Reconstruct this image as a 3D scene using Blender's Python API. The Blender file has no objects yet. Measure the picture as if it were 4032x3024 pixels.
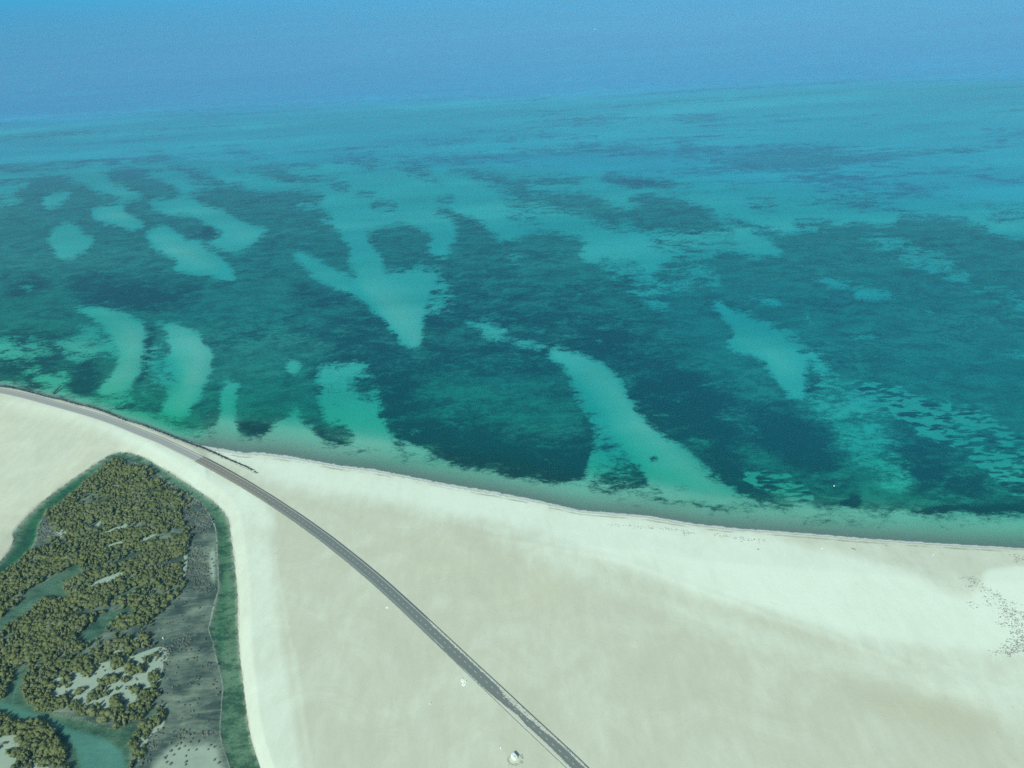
import bpy, math, random
import numpy as np
from mathutils import Vector, Matrix
random.seed(7); rng = np.random.default_rng(7)
SC = bpy.context.scene; COL = SC.collection
# ------------------------------------------------------------------ camera
HAZE = 4.4e-5; HAZECOL = (.10, .60, 1.0, 1); H = 437.0; PITCH = math.radians(28.6); ROLL = math.radians(-3.6); F = 3034.0; W0, H0 = 4032, 3024
cr, sr, cp, sp = math.cos(ROLL), math.sin(ROLL), math.cos(PITCH), math.sin(PITCH)
R_ = Vector((1, 0, 0)); U_ = Vector((0, sp, cp)); FW = Vector((0, cp, -sp))
RI = cr*R_ + sr*U_; UP = -sr*R_ + cr*U_
cam = bpy.data.cameras.new('camera'); cob = bpy.data.objects.new('camera', cam); COL.objects.link(cob)
cob.matrix_world = Matrix(((RI.x, UP.x, -FW.x, 0), (RI.y, UP.y, -FW.y, 0), (RI.z, UP.z, -FW.z, H), (0, 0, 0, 1)))
cam.sensor_width = 36; cam.lens = 36*F/W0; cam.clip_start = 1; cam.clip_end = 200000
SC.camera = cob
# ------------------------------------------------------------------ light
SUN_EL = math.radians(37); SUN_DIR = Vector((-.40, -.92, 0)).normalized()
world = bpy.data.worlds.new('World'); SC.world = world; world.use_nodes = True
wn = world.node_tree; bg = wn.nodes['Background']; sky = wn.nodes.new('ShaderNodeTexSky')
sky.sky_type = 'NISHITA'; sky.sun_disc = False; sky.sun_elevation = SUN_EL
sky.sun_rotation = math.atan2(SUN_DIR.x, SUN_DIR.y); sky.air_density = 1.0; sky.dust_density = 1.2
wn.links.new(sky.outputs[0], bg.inputs[0]); bg.inputs[1].default_value = 0.09
sl = bpy.data.lights.new('sun', 'SUN'); sl.energy = 3.6; sl.angle = math.radians(.5); sl.color = (1, .97, .90)
so = bpy.data.objects.new('sun', sl); COL.objects.link(so)
tosun = Vector((SUN_DIR.x*math.cos(SUN_EL), SUN_DIR.y*math.cos(SUN_EL), math.sin(SUN_EL)))
so.rotation_euler = tosun.to_track_quat('Z', 'Y').to_euler()
SC.render.engine = 'CYCLES'
SC.view_settings.view_transform = 'Standard'; SC.view_settings.look = 'None'
SC.view_settings.exposure = 0.25; SC.view_settings.gamma = 1
SC.cycles.transparent_max_bounces = 12; SC.cycles.volume_bounces = 0
SC.cycles.max_bounces = 6; SC.cycles.use_denoising = False
# ------------------------------------------------------------------ measuring: photo pixel <-> ground plane
TL = dict(a=(0, 0, 1.6458), b=(1344, 0, 1.6458), c=(2688, 0, 1.6458), d=(0, 1008, 1.6458), e=(1344, 1008, 1.6458),
          f=(2688, 1008, 1.6458), D=(0, 0, .5486), L=(0, 1680, 1.975), M=(0, 2268, 2.1944), N=(2400, 1800, 1.3554),
          K=(1000, 2268, 2.1944), Q=(600, 1700, 5.53), R=(0, 1500, 3.4563), U=(1600, 2268, 2.1944), V=(950, 1900, 3.6867), S=(0, 0, 1))
def src(t, pts):
    ox, oy, s = TL[t]; return np.array(pts, float).reshape(-1, 2)/s + (ox, oy)
def ground(p, z=0.0):
    p = np.asarray(p, float).reshape(-1, 2); x = (p[:, 0]-W0/2)/F; y = -(p[:, 1]-H0/2)/F
    d = np.outer(x, RI) + np.outer(y, UP) + np.array(FW)
    t = (z-H)/d[:, 2]; return np.stack([d[:, 0]*t, d[:, 1]*t], 1)
def gp(t, pts, z=0.0): return ground(src(t, pts), z)
def pix(x, y, z=0.0):          # world -> quarter-size photo pixels
    v = np.stack([x, y, np.broadcast_to(z-H, x.shape)], -1)
    dz = v@np.array(FW); ok = dz > 5; dz = np.where(ok, dz, 5)
    px = (W0/2 + F*(v@np.array(RI))/dz)/4; py = (H0/2 - F*(v@np.array(UP))/dz)/4
    px = np.clip(px, -3000, 4000); py = np.clip(py, -3000, 4000)
    return px, np.where(ok, py, 3900.0)
def sdf(px, py, poly, reach):
    out = np.full(px.shape, -1e6, np.float64)
    x0, y0 = poly.min(0)-reach; x1, y1 = poly.max(0)+reach
    idx = np.nonzero((px > x0) & (px < x1) & (py > y0) & (py < y1))[0]
    if len(idx) == 0: return out
    X, Y = px[idx], py[idx]; d2 = np.full(len(idx), 1e12); ins = np.zeros(len(idx), bool)
    for i in range(len(poly)):
        ax, ay = poly[i-1]; bx, by = poly[i]; ex, ey = bx-ax, by-ay; L2 = ex*ex+ey*ey
        if L2 < 1e-9: continue
        t = np.clip(((X-ax)*ex+(Y-ay)*ey)/L2, 0, 1)
        d2 = np.minimum(d2, (X-ax-t*ex)**2+(Y-ay-t*ey)**2)
        if ay != by:
            c = ((ay > Y) != (by > Y)) & (X < ex*(Y-ay)/ey+ax); ins ^= c
    d = np.sqrt(d2); out[idx] = np.where(ins, d, -d); return out
def chaikin(p, n=2):
    for _ in range(n):
        q = np.roll(p, -1, 0); p = np.stack([.75*p+.25*q, .25*p+.75*q], 1).reshape(-1, 2)
    return p
def paint(field, px, py, t, pts, val, soft, smooth=True, k=1.0):
    p = src(t, pts)/4
    if smooth: p = chaikin(p, 2)
    sd = sdf(px, py, p, soft*1.1+1)
    w = np.clip(.5+sd/(2*soft), 0, 1)*k; field += (val-field)*w
def dist_line(px, py, line):
    d2 = np.full(px.shape, 1e12)
    for i in range(len(line)-1):
        ax, ay = line[i]; bx, by = line[i+1]; ex, ey = bx-ax, by-ay
        t = np.clip(((px-ax)*ex+(py-ay)*ey)/(ex*ex+ey*ey), 0, 1)
        d2 = np.minimum(d2, (px-ax-t*ex)**2+(py-ay-t*ey)**2)
    return np.sqrt(d2)
# ------------------------------------------------------------------ shorelines and outlines read off the photograph
SHORE = np.vstack([[[-3200, 1290], [-900, 1395]], src('R', [(0, 66), (200, 92), (450, 150), (650, 205), (850, 245), (1000, 290), (1100, 320), (1200, 335), (1400, 398), (1700, 515), (1950, 590), (2212, 690)]),
    src('Q', [(250, 10), (460, 100), (710, 190), (920, 270), (1140, 340), (1300, 368), (1600, 425), (2000, 490)]),
    src('d', [(1700, 1283), (1900, 1310), (2212, 1365)]), src('e', [(200, 1388), (450, 1438), (700, 1488), (1000, 1538), (1300, 1598), (1550, 1655)]),
    src('N', [(200, 318), (450, 362), (700, 388), (1000, 408), (1300, 434), (1600, 455), (1900, 474), (2212, 490)]), [[4600, 2200], [7000, 2270], [14000, 2500]]])/4
SEA = np.vstack([SHORE, [[4000, -3000], [-3000, -3000], [-3000, 330]]])
LAG = chaikin(np.vstack([src('L', [(-900, 1700), (-200, 1230), (0, 1045), (40, 1000), (95, 920), (100, 860), (95, 830), (130, 780), (250, 650), (400, 520), (600, 380),
    (800, 250), (880, 200), (960, 195), (1030, 205), (1120, 235), (1230, 300), (1400, 400), (1520, 480), (1640, 560), (1720, 630), (1765, 690),
    (1790, 760), (1800, 880), (1820, 1000), (1835, 1150), (1850, 1300), (1856, 1500)]),
    src('M', [(2050, 200), (2060, 500), (2080, 750), (2108, 950), (2128, 1150), (2158, 1350), (2198, 1500), (2240, 1620), (2330, 1900), (2600, 2700), (-2500, 3000), (-2500, 1200)])])/4, 2)
ISL = chaikin(np.vstack([src('L', [(-700, 1900), (-200, 1400), (0, 1178), (70, 1115), (150, 1050), (200, 1000), (262, 930), (292, 850), (300, 770), (350, 690), (450, 608), (600, 500), (720, 375),
    (850, 285), (900, 258), (1000, 262), (1060, 285), (1160, 308), (1230, 368), (1330, 440), (1420, 500), (1500, 545), (1560, 590), (1640, 690),
    (1672, 770), (1690, 850), (1692, 1000), (1702, 1150), (1700, 1280), (1670, 1400), (1640, 1520)]),
    src('M', [(1890, 120), (1850, 250), (1820, 400), (1800, 470), (1840, 560), (1870, 700), (1910, 850), (1930, 960), (1920, 1060), (1910, 1200),
    (1900, 1350), (1920, 1450), (1960, 1560), (1990, 1659), (2060, 1900), (2300, 2700), (-2500, 2900), (-2500, 1500)])])/4, 1)
ROADPX = np.vstack([[[-1300, 1382], [-700, 1432], [-350, 1477], [-150, 1510]], src('R', [(0, 135), (200, 175), (400, 222), (630, 285), (940, 370), (1270, 465), (1600, 578), (1900, 700)]),
    src('Q', [(85, 155), (225, 215), (430, 310), (570, 379), (787, 482), (1000, 587), (1217, 698), (1433, 813), (1652, 935), (1877, 1063), (2098, 1190)]),
    src('V', [(208, 119), (412, 244), (616, 381), (826, 521), (1040, 675), (1256, 833), (1475, 1006), (1702, 1188), (1935, 1384), (2170, 1593)]),
    src('K', [(1402, 344), (1556, 490), (1721, 645), (1893, 809), (2080, 983)]), src('U', [(1010, 1217), (1168, 1364), (1335, 1521), (1451, 1631)]), [[2480, 3230], [2850, 3640], [3300, 4150]]])
# (tile, value, softness, outline) painted in order; a value may be (sand, broken)
SEAP = [
 # the grass flats
 ('D', (0, .55), 3, [(-900, 455), (0, 388), (50, 382), (95, 376), (130, 379), (158, 388), (190, 405), (225, 420), (262, 430), (300, 430), (318, 415), (296, 400), (262, 388), (235, 378), (250, 363), (280, 362), (318, 378), (352, 392), (350, 408), (390, 420), (428, 412), (465, 400), (520, 396), (528, 408), (560, 415), (610, 407), (660, 408), (697, 420), (690, 432), (640, 437), (632, 445), (700, 450), (715, 465), (690, 475), (720, 490), (735, 505), (735, 520), (800, 503), (830, 490), (870, 480), (905, 488), (932, 510), (920, 535), (940, 553), (965, 553), (975, 530), (992, 510), (993, 480), (960, 462), (938, 452), (960, 450), (985, 462), (1035, 475), (1055, 497), (1080, 520), (1120, 518), (1137, 503), (1170, 497), (1220, 503), (1270, 520), (1253, 550), (1260, 560), (1310, 575), (1350, 580), (1400, 640), (1425, 665), (1440, 640), (1400, 600), (1440, 560), (1520, 550), (1555, 540), (1600, 545), (1680, 560), (1720, 530), (1700, 500), (1760, 495), (2300, 520), (3200, 520), (3200, 1180), (2212, 1107), (2110, 1105), (1980, 1102), (1800, 1092), (1600, 1085), (1560, 1078), (1430, 1075), (1290, 1040), (1245, 1037), (1200, 1043), (1140, 1032), (1050, 1015), (1010, 1008), (940, 990), (880, 957), (760, 967), (700, 955), (640, 935), (555, 945), (500, 945), (440, 950), (400, 930), (300, 885), (210, 865), (140, 845), (60, 835), (0, 825), (-900, 700)]),
 ('D', (.1, .6), 3, [(1708, 472), (1758, 470), (1841, 480), (1935, 483), (1951, 460), (2008, 467), (2108, 473), (2141, 500), (2175, 520), (2240, 545), (2600, 700), (2212, 720), (1720, 620), (1700, 553), (1690, 535), (1670, 520), (1650, 505), (1600, 480), (1560, 466), (1590, 468), (1625, 483), (1680, 493), (1700, 505), (1760, 515), (1810, 520), (1800, 503), (1750, 490)]),
 ('D', (.1, .6), 3, [(1440, 425), (1474, 431), (1541, 447), (1535, 463), (1590, 497), (1560, 501), (1500, 497), (1440, 493), (1390, 480), (1353, 447), (1400, 445)]),
 ('D', (.62, .7), 5, [(1845, 515), (1900, 505), (1950, 520), (2010, 545), (2060, 580), (2075, 595), (2030, 580), (1990, 562), (1930, 542), (1870, 525)]),
 ('D', (.5, .8), 6, [(1400, 500), (1460, 505), (1540, 515), (1600, 530), (1560, 548), (1480, 552), (1420, 530)]),
 ('D', (.5, .9), 6, [(1290, 560), (1340, 560), (1400, 590), (1500, 560), (1560, 590), (1500, 620), (1440, 640), (1430, 670), (1380, 640), (1330, 600)]),
 # dark patches out on the paler sand
 ('b', (.12, .5), 4, [(-60, 1010), (90, 988), (190, 990), (195, 1060), (160, 1078), (60, 1052), (-60, 1030)]),
 ('b', (.32, .5), 5, [(150, 1010), (500, 1000), (720, 985), (900, 1000), (1150, 1030), (1230, 1050), (1160, 1065), (1000, 1020), (800, 1010), (650, 1020), (560, 1060), (400, 1050), (230, 1070), (150, 1040)]),
 ('b', (.15, .5), 3, [(350, 1050), (500, 1060), (600, 1100), (560, 1120), (670, 1180), (620, 1185), (540, 1140), (430, 1110), (380, 1070)]),
 ('b', (.12, .55), 4, [(660, 1090), (720, 1060), (850, 1055), (960, 1080), (1050, 1110), (1200, 1140), (1400, 1130), (1570, 1160), (1500, 1195), (1250, 1190), (1200, 1210), (1350, 1220), (1500, 1240), (1650, 1250), (1700, 1290), (1750, 1330), (1900, 1350), (2050, 1400), (2250, 1420), (2250, 1490), (2000, 1480), (1850, 1470), (1700, 1450), (1650, 1400), (1500, 1360), (1350, 1340), (1250, 1310), (1120, 1300), (1040, 1240), (960, 1190), (850, 1140)]),
 ('b', (.5, .9), 5, [(1060, 1280), (1300, 1340), (1350, 1380), (1200, 1450), (1090, 1400)]),
 ('b', (.0, .4), 3, [(1700, 1150), (1760, 1125), (1900, 1140), (2050, 1160), (2180, 1180), (2100, 1195), (1900, 1185), (1750, 1170)]),
 ('b', (.05, .4), 3, [(1840, 1260), (2000, 1265), (2250, 1300), (2250, 1440), (2050, 1360), (1950, 1310)]),
 ('b', (.05, .6), 2.5, [(600, 1280), (680, 1255), (745, 1275), (690, 1305)]), ('b', (.1, .6), 2.5, [(80, 1245), (180, 1238), (230, 1248), (150, 1260)]),
 ('b', (.3, .9), 3, [(170, 1320), (240, 1290), (340, 1300), (370, 1335), (300, 1355)]), ('b', (.1, .4), 2.5, [(-60, 1160), (50, 1190), (30, 1220), (-60, 1215)]),
 ('b', (.3, .4), 3, [(740, 835), (1000, 843), (1250, 853), (1550, 860), (1690, 885), (1500, 898), (1350, 885), (1200, 858), (950, 860)]),
 ('b', (.38, .4), 4, [(500, 890), (700, 896), (850, 888), (800, 915), (600, 912)]),
 ('b', (.34, .6), 4, [(1400, 940), (1600, 930), (1700, 980), (1850, 1010), (2000, 1022), (2280, 1032), (2280, 970), (2050, 965), (1900, 960), (1750, 930), (1740, 945), (1600, 925)]),
 ('b', (.4, .5), 4, [(1000, 890), (1200, 918), (1260, 945), (1100, 925)]), ('b', (.35, .5), 3, [(1250, 1040), (1400, 1060), (1580, 1090), (1400, 1082)]),
 ('b', (.5, .4), 5, [(1150, 765), (1400, 775), (1800, 780), (1600, 808), (1350, 802)]), ('b', (.52, .35), 5, [(1200, 715), (1500, 715), (1900, 742), (1500, 738)]),
 ('c', (.38, .5), 4, [(-20, 745), (200, 748), (300, 770), (170, 805), (100, 775), (-20, 765)]), ('c', (.4, .4), 3, [(500, 740), (700, 728), (860, 760), (700, 765)]),
 ('c', (.3, .7), 4, [(-20, 900), (100, 930), (200, 950), (400, 960), (700, 920), (850, 940), (1100, 980), (1200, 1020), (1400, 1070), (1420, 1090), (1250, 1085), (1000, 1070), (1100, 1100), (1500, 1150), (1700, 1180), (1710, 1220), (1600, 1200), (1550, 1230), (1700, 1250), (1870, 1305), (1750, 1300), (1550, 1250), (1400, 1230), (1200, 1225), (1000, 1215), (850, 1190), (760, 1160), (740, 1140), (650, 1110), (400, 1090), (250, 1060), (120, 1025), (-20, 1025)]),
 ('c', (.33, .45), 4, [(1230, 1005), (1500, 1045), (1800, 1098), (2000, 1120), (2400, 1160), (2400, 1205), (2000, 1165), (1800, 1125), (1500, 1085), (1300, 1045)]),
 ('c', (.42, .4), 3, [(1480, 828), (1700, 845), (1720, 862), (1600, 850)]), ('c', (.35, .4), 3, [(1900, 818), (2400, 838), (2400, 862), (2050, 846)]),
 ('c', (.38, .4), 3, [(1790, 1008), (2000, 1028), (2010, 1070), (1900, 1042)]), ('c', (.45, .4), 3, [(1060, 778), (1250, 788), (1200, 802)]),
 ('c', (.42, .4), 4, [(1920, 898), (2100, 888), (2070, 922)]), ('c', (.4, .4), 3, [(1730, 943), (1890, 953), (1860, 968)]),
 ('c', (.25, .5), 4, [(950, 1298), (1250, 1288), (1400, 1320), (1440, 1368), (1700, 1390), (1690, 1412), (1500, 1382), (1380, 1352), (1200, 1332), (1000, 1322)]),
 ('c', (.55, .8), 5, [(400, 1260), (600, 1290), (570, 1380), (450, 1345)]), ('c', (.5, .6), 5, [(1750, 1240), (2250, 1300), (2350, 1420), (2050, 1400), (1900, 1340)]),
 ('a', (.3, .3), 3, [(-80, 1078), (200, 1083), (400, 1060), (520, 1038), (620, 1018), (560, 1052), (450, 1070), (300, 1087), (100, 1102), (-80, 1098)]),
 ('a', (.15, .4), 2.5, [(640, 1022), (720, 1012), (800, 1040), (700, 1052)]), ('a', (.25, .4), 3, [(950, 985), (1040, 988), (1110, 1010), (1010, 1018)]),
 ('a', (.25, .7), 4, [(860, 1050), (1000, 1033), (1150, 1040), (1330, 1080), (1400, 1150), (1430, 1180), (1370, 1203), (1250, 1160), (1150, 1120), (1050, 1072), (930, 1062)]),
 ('a', (.3, .5), 4, [(1430, 945), (1550, 958), (1650, 985), (1750, 1010), (1830, 1045), (1680, 1032), (1560, 1012)]),
 ('a', (.2, .6), 3, [(1480, 1095), (1650, 1080), (1850, 1060), (2090, 1038), (2060, 1090), (1900, 1080), (1850, 1100), (1900, 1140), (2050, 1150), (2260, 1150), (2260, 1205), (2050, 1182), (1920, 1192), (1800, 1142), (1650, 1112)]),
 ('a', (.0, .4), 3, [(690, 1140), (740, 1100), (850, 1080), (960, 1100), (950, 1140), (1060, 1180), (1090, 1210), (1180, 1250), (1100, 1280), (950, 1280), (930, 1240), (860, 1205), (760, 1180)]),
 ('a', (.52, .3), 4, [(-80, 825), (250, 792), (500, 788), (740, 778), (640, 802), (400, 822), (200, 832)]), ('a', (.42, .2), 3, [(820, 812), (1000, 792), (1250, 780), (1450, 760), (2000, 738), (2000, 750), (1500, 790), (1250, 812), (1000, 822)]),
 ('a', (.42, .3), 3, [(620, 850), (900, 858), (1050, 848), (1250, 822), (1620, 808), (1400, 842), (1100, 870), (900, 892), (750, 882)]),
 ('a', (.55, .2), 5, [(-80, 900), (300, 868), (700, 870), (500, 900), (100, 920)]),
 # pale sand banks
 ('a', (1, .3), 3, [(-80, 1200), (100, 1172), (190, 1172), (150, 1212), (60, 1242), (-80, 1265)]),
 ('a', (1, .3), 2.2, [(265, 1290), (320, 1240), (430, 1230), (470, 1240), (400, 1310), (330, 1342), (280, 1340)]), ('a', (.9, .5), 3, [(-80, 1290), (80, 1270), (150, 1290), (100, 1310), (-80, 1322)]),
 ('a', (1, .3), 2.2, [(585, 1360), (640, 1322), (740, 1312), (830, 1298), (798, 1340), (830, 1380), (900, 1400), (935, 1440), (915, 1478), (830, 1480), (720, 1452), (640, 1430), (600, 1392)]),
 ('a', (1, .3), 2.5, [(935, 1290), (1100, 1280), (1180, 1263), (1250, 1268), (1300, 1310), (1450, 1350), (1560, 1410), (1640, 1450), (1740, 1477), (1690, 1520), (1660, 1565), (1600, 1603), (1500, 1628), (1400, 1600), (1320, 1560), (1420, 1522), (1440, 1500), (1380, 1470), (1290, 1420), (1200, 1382), (1100, 1390), (1020, 1362)]),
 ('D', (1, .3), 2.5, [(100, 513), (110, 493), (133, 480), (160, 480), (173, 493), (187, 507), (203, 510), (197, 530), (180, 540), (157, 553), (135, 562), (118, 545)]),
 ('D', (1, .35), 2.5, [(313, 500), (330, 488), (360, 482), (385, 500), (400, 513), (430, 515), (445, 540), (475, 545), (495, 570), (508, 590), (495, 605), (470, 598), (440, 588), (400, 590), (372, 575), (385, 560), (350, 545), (320, 522)]),
 ('D', (.55, .95), 5, [(880, 560), (950, 560), (962, 600), (985, 640), (975, 668), (930, 690), (905, 660), (925, 600)]),
 ('D', (1, .3), 2.5, [(627, 540), (650, 534), (690, 560), (720, 578), (755, 594), (772, 592), (745, 560), (762, 545), (738, 505), (755, 494), (785, 498), (800, 520), (830, 560), (826, 588), (860, 580), (905, 582), (938, 590), (930, 620), (918, 660), (912, 700), (913, 742), (895, 749), (870, 741), (850, 715), (820, 680), (790, 655), (765, 635), (720, 620), (690, 605), (650, 570)]),
 ('D', (.8, .6), 4, [(1025, 700), (1060, 695), (1085, 710), (1085, 728), (1050, 722)]), ('D', (.7, .7), 4, [(1095, 545), (1125, 548), (1125, 565), (1100, 560)]),
 ('d', (1, .3), 2.5, [(470, 325), (560, 310), (640, 308), (720, 345), (800, 360), (870, 395), (920, 410), (955, 455), (940, 520), (930, 620), (915, 720), (880, 790), (830, 850), (780, 890), (700, 905), (640, 890), (650, 830), (700, 770), (740, 720), (770, 650), (750, 560), (700, 480), (640, 430), (560, 380), (530, 350)]),
 ('d', (.78, .7), 6, [(500, 430), (640, 440), (760, 560), (770, 640), (700, 640), (600, 560), (520, 520)]), ('d', (.85, .6), 5, [(390, 560), (480, 520), (600, 560), (640, 620), (560, 660), (420, 640)]),
 ('d', (1, .3), 2.5, [(985, 430), (1060, 415), (1150, 430), (1210, 445), (1280, 490), (1330, 560), (1390, 620), (1370, 700), (1340, 780), (1300, 880), (1240, 980), (1180, 1033), (1080, 1022), (1025, 1002), (1060, 930), (1120, 850), (1000, 790), (1000, 690), (1060, 640), (1100, 600), (1080, 530), (1060, 480)]),
 ('d', (.25, .9), 4, [(960, 460), (1060, 470), (1080, 520), (1050, 600), (1010, 680), (980, 760), (1010, 830), (960, 900), (900, 940), (870, 860), (930, 760), (930, 640)]),
 ('d', (1, .4), 2.5, [(1420, 880), (1440, 820), (1500, 795), (1555, 805), (1530, 880), (1505, 960), (1520, 1040), (1550, 1120), (1550, 1200), (1380, 1200), (1400, 1080), (1430, 980)]),
 ('d', (.95, .5), 2.5, [(1838, 690), (1880, 648), (1920, 655), (1950, 690), (1900, 752), (1850, 732)]), ('d', (.7, .6), 3, [(120, 190), (180, 180), (215, 195), (170, 212)]),
 ('d', (1, .4), 3.5, [(1780, 1070), (1860, 1030), (1900, 980), (1930, 1010), (1960, 1060), (2040, 1110), (2060, 1200), (2000, 1260), (1720, 1260), (1740, 1190)]),
 ('d', (.8, .6), 4, [(110, 720), (250, 710), (330, 750), (440, 745), (430, 820), (460, 870), (380, 890), (290, 870), (310, 830), (200, 770)]), ('d', (.45, 1.0), 7, [(-80, 480), (200, 500), (420, 560), (300, 640), (150, 720), (-80, 700)]),
 ('d', (.8, .5), 4, [(-80, 560), (70, 540), (110, 570), (20, 600), (-80, 605)]),
 ('d', (.7, .9), 5, [(640, 900), (830, 880), (900, 1000), (1060, 1040), (1250, 1130), (1400, 1100), (1400, 1200), (1100, 1160), (900, 1080), (700, 990), (600, 930)]),
 ('D', (.8, .6), 3.5, [(683, 790), (705, 775), (740, 785), (770, 770), (797, 790), (800, 815), (812, 830), (815, 850), (828, 860), (822, 885), (825, 905), (840, 930), (858, 950), (900, 975), (925, 990), (900, 1000), (700, 985), (600, 975), (560, 950), (590, 930), (640, 940), (700, 960), (765, 968), (755, 930), (738, 905), (700, 915), (690, 880), (683, 830)]),
 ('D', (1, .3), 4, [(745, 860), (790, 860), (815, 900), (835, 935), (840, 960), (780, 960), (765, 930), (745, 900)]),
 ('D', (.15, .8), 3, [(758, 815), (800, 800), (812, 835), (800, 860), (760, 850)]),
 ('e', (.85, .6), 4, [(800, 400), (940, 418), (1050, 450), (1060, 510), (1000, 528), (900, 462)]),
 ('e', (.95, .4), 3, [(1060, 520), (1150, 515), (1300, 555), (1460, 595), (1600, 640), (1700, 680), (1790, 755), (1830, 860), (1900, 940), (1940, 1020), (2020, 1090), (2100, 1160), (2200, 1220), (2310, 1340), (2420, 1430), (2540, 1510), (2650, 1585), (2500, 1640), (2200, 1645), (2050, 1610), (1800, 1560), (1580, 1520), (1590, 1340), (1650, 1240), (1650, 1120), (1600, 1000), (1520, 900), (1490, 830), (1480, 760), (1430, 700), (1360, 640), (1280, 590), (1150, 560)]),
 ('e', (.60, .35), 9, [(1490, 820), (1570, 890), (1700, 1060), (1850, 1270), (2030, 1470), (2120, 1600), (1800, 1570), (1620, 1500), (1650, 1240), (1630, 1050)]),
 ('d', (.6, .5), 7, [(960, 690), (1080, 620), (1120, 700), (1170, 770), (1120, 850), (1000, 820)]),
 ('e', (.8, .85), 5, [(2180, 1220), (2320, 1330), (2440, 1420), (2560, 1510), (2660, 1590), (2600, 1600), (2480, 1520), (2340, 1420), (2220, 1300)]),
 ('e', (.28, .95), 3, [(1590, 1490), (1640, 1430), (1720, 1350), (1740, 1280), (1830, 1270), (1900, 1330), (1950, 1360), (1940, 1420), (2000, 1500), (1850, 1525), (1740, 1490), (1650, 1510)]),
 ('e', (.2, .8), 2.5, [(1990, 1520), (2060, 1535), (2110, 1575), (2040, 1555)]), ('e', (.3, .6), 2, [(2010, 1285), (2050, 1290), (2040, 1320), (2010, 1315)]),
 ('e', (.55, .9), 4, [(440, 1200), (540, 1260), (640, 1330), (560, 1340), (380, 1300), (330, 1250), (360, 1180)]),
 ('f', (.6, .9), 4, [(330, 320), (560, 400), (800, 510), (920, 640), (1020, 790), (920, 900), (800, 880), (880, 720), (760, 600), (560, 500)]),
 ('f', (.97, .5), 2.5, [(180, 265), (250, 270), (320, 330), (410, 390), (510, 430), (620, 490), (710, 550), (770, 620), (800, 690), (800, 760), (800, 840), (770, 915), (690, 890), (630, 820), (590, 755), (550, 705), (510, 655), (400, 630), (305, 590), (290, 520), (340, 470), (280, 400), (225, 330)]),
 ('f', (.46, .8), 9, [(800, 860), (960, 760), (1100, 780), (1280, 1000), (1400, 1200), (1520, 1420), (1480, 1540), (1300, 1500), (1100, 1300), (930, 1100)]),
 ('f', (.40, 1.5), 7, [(1080, 790), (1300, 790), (1450, 860), (1620, 925), (1750, 940), (1950, 970), (2090, 1070), (2230, 1160), (2700, 1400), (2900, 1800), (2212, 1590), (2050, 1450), (1900, 1330), (1780, 1220), (1600, 1180), (1460, 1040), (1290, 960), (1150, 850)]),
 ('f', (.66, 1.3), 6, [(1400, 880), (1600, 950), (1720, 1100), (1740, 1190), (1600, 1150), (1480, 1020), (1330, 940)]),
 ('f', (.30, 1.6), 6, [(350, 1400), (500, 1350), (650, 1370), (800, 1450), (880, 1590), (700, 1590), (560, 1500), (450, 1470)]),
 ('f', (.75, .4), 3, [(820, 140), (900, 125), (1010, 150), (980, 170)]), ('f', (.8, .4), 3, [(935, 180), (1000, 158), (1105, 165), (1090, 207), (1000, 198)]), ('f', (.85, .4), 3, [(1125, 200), (1200, 188), (1365, 235), (1260, 242), (1200, 262), (1130, 252)]),
 ('f', (.8, .4), 3, [(430, 235), (560, 238), (645, 290), (560, 302), (500, 262)]), ('f', (.7, .4), 3, [(775, 395), (855, 388), (830, 418)]), ('f', (.65, .5), 3, [(1540, 340), (1665, 332), (1610, 362)]), ('f', (.62, .5), 3, [(1070, 500), (1200, 492), (1340, 500), (1200, 524)]),
 ('f', (.7, .5), 5, [(1430, -20), (1700, -10), (1790, 50), (1840, 130), (1760, 122), (1680, 82), (1500, 32)]), ('f', (.55, .6), 5, [(1930, 220), (2050, 210), (2280, 280), (2280, 335), (2050, 272)]), ('f', (.8, .9), 3, [(2060, 620), (2150, 600), (2300, 640), (2300, 690)]),
 ('f', (.45, .9), 4, [(100, 90), (230, 110), (250, 210), (160, 200)]), ('f', (.6, .5), 8, [(-60, 1440), (250, 1620), (700, 1600), (900, 1640), (2300, 1680), (2300, 1720), (-60, 1700)]),
]
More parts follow.
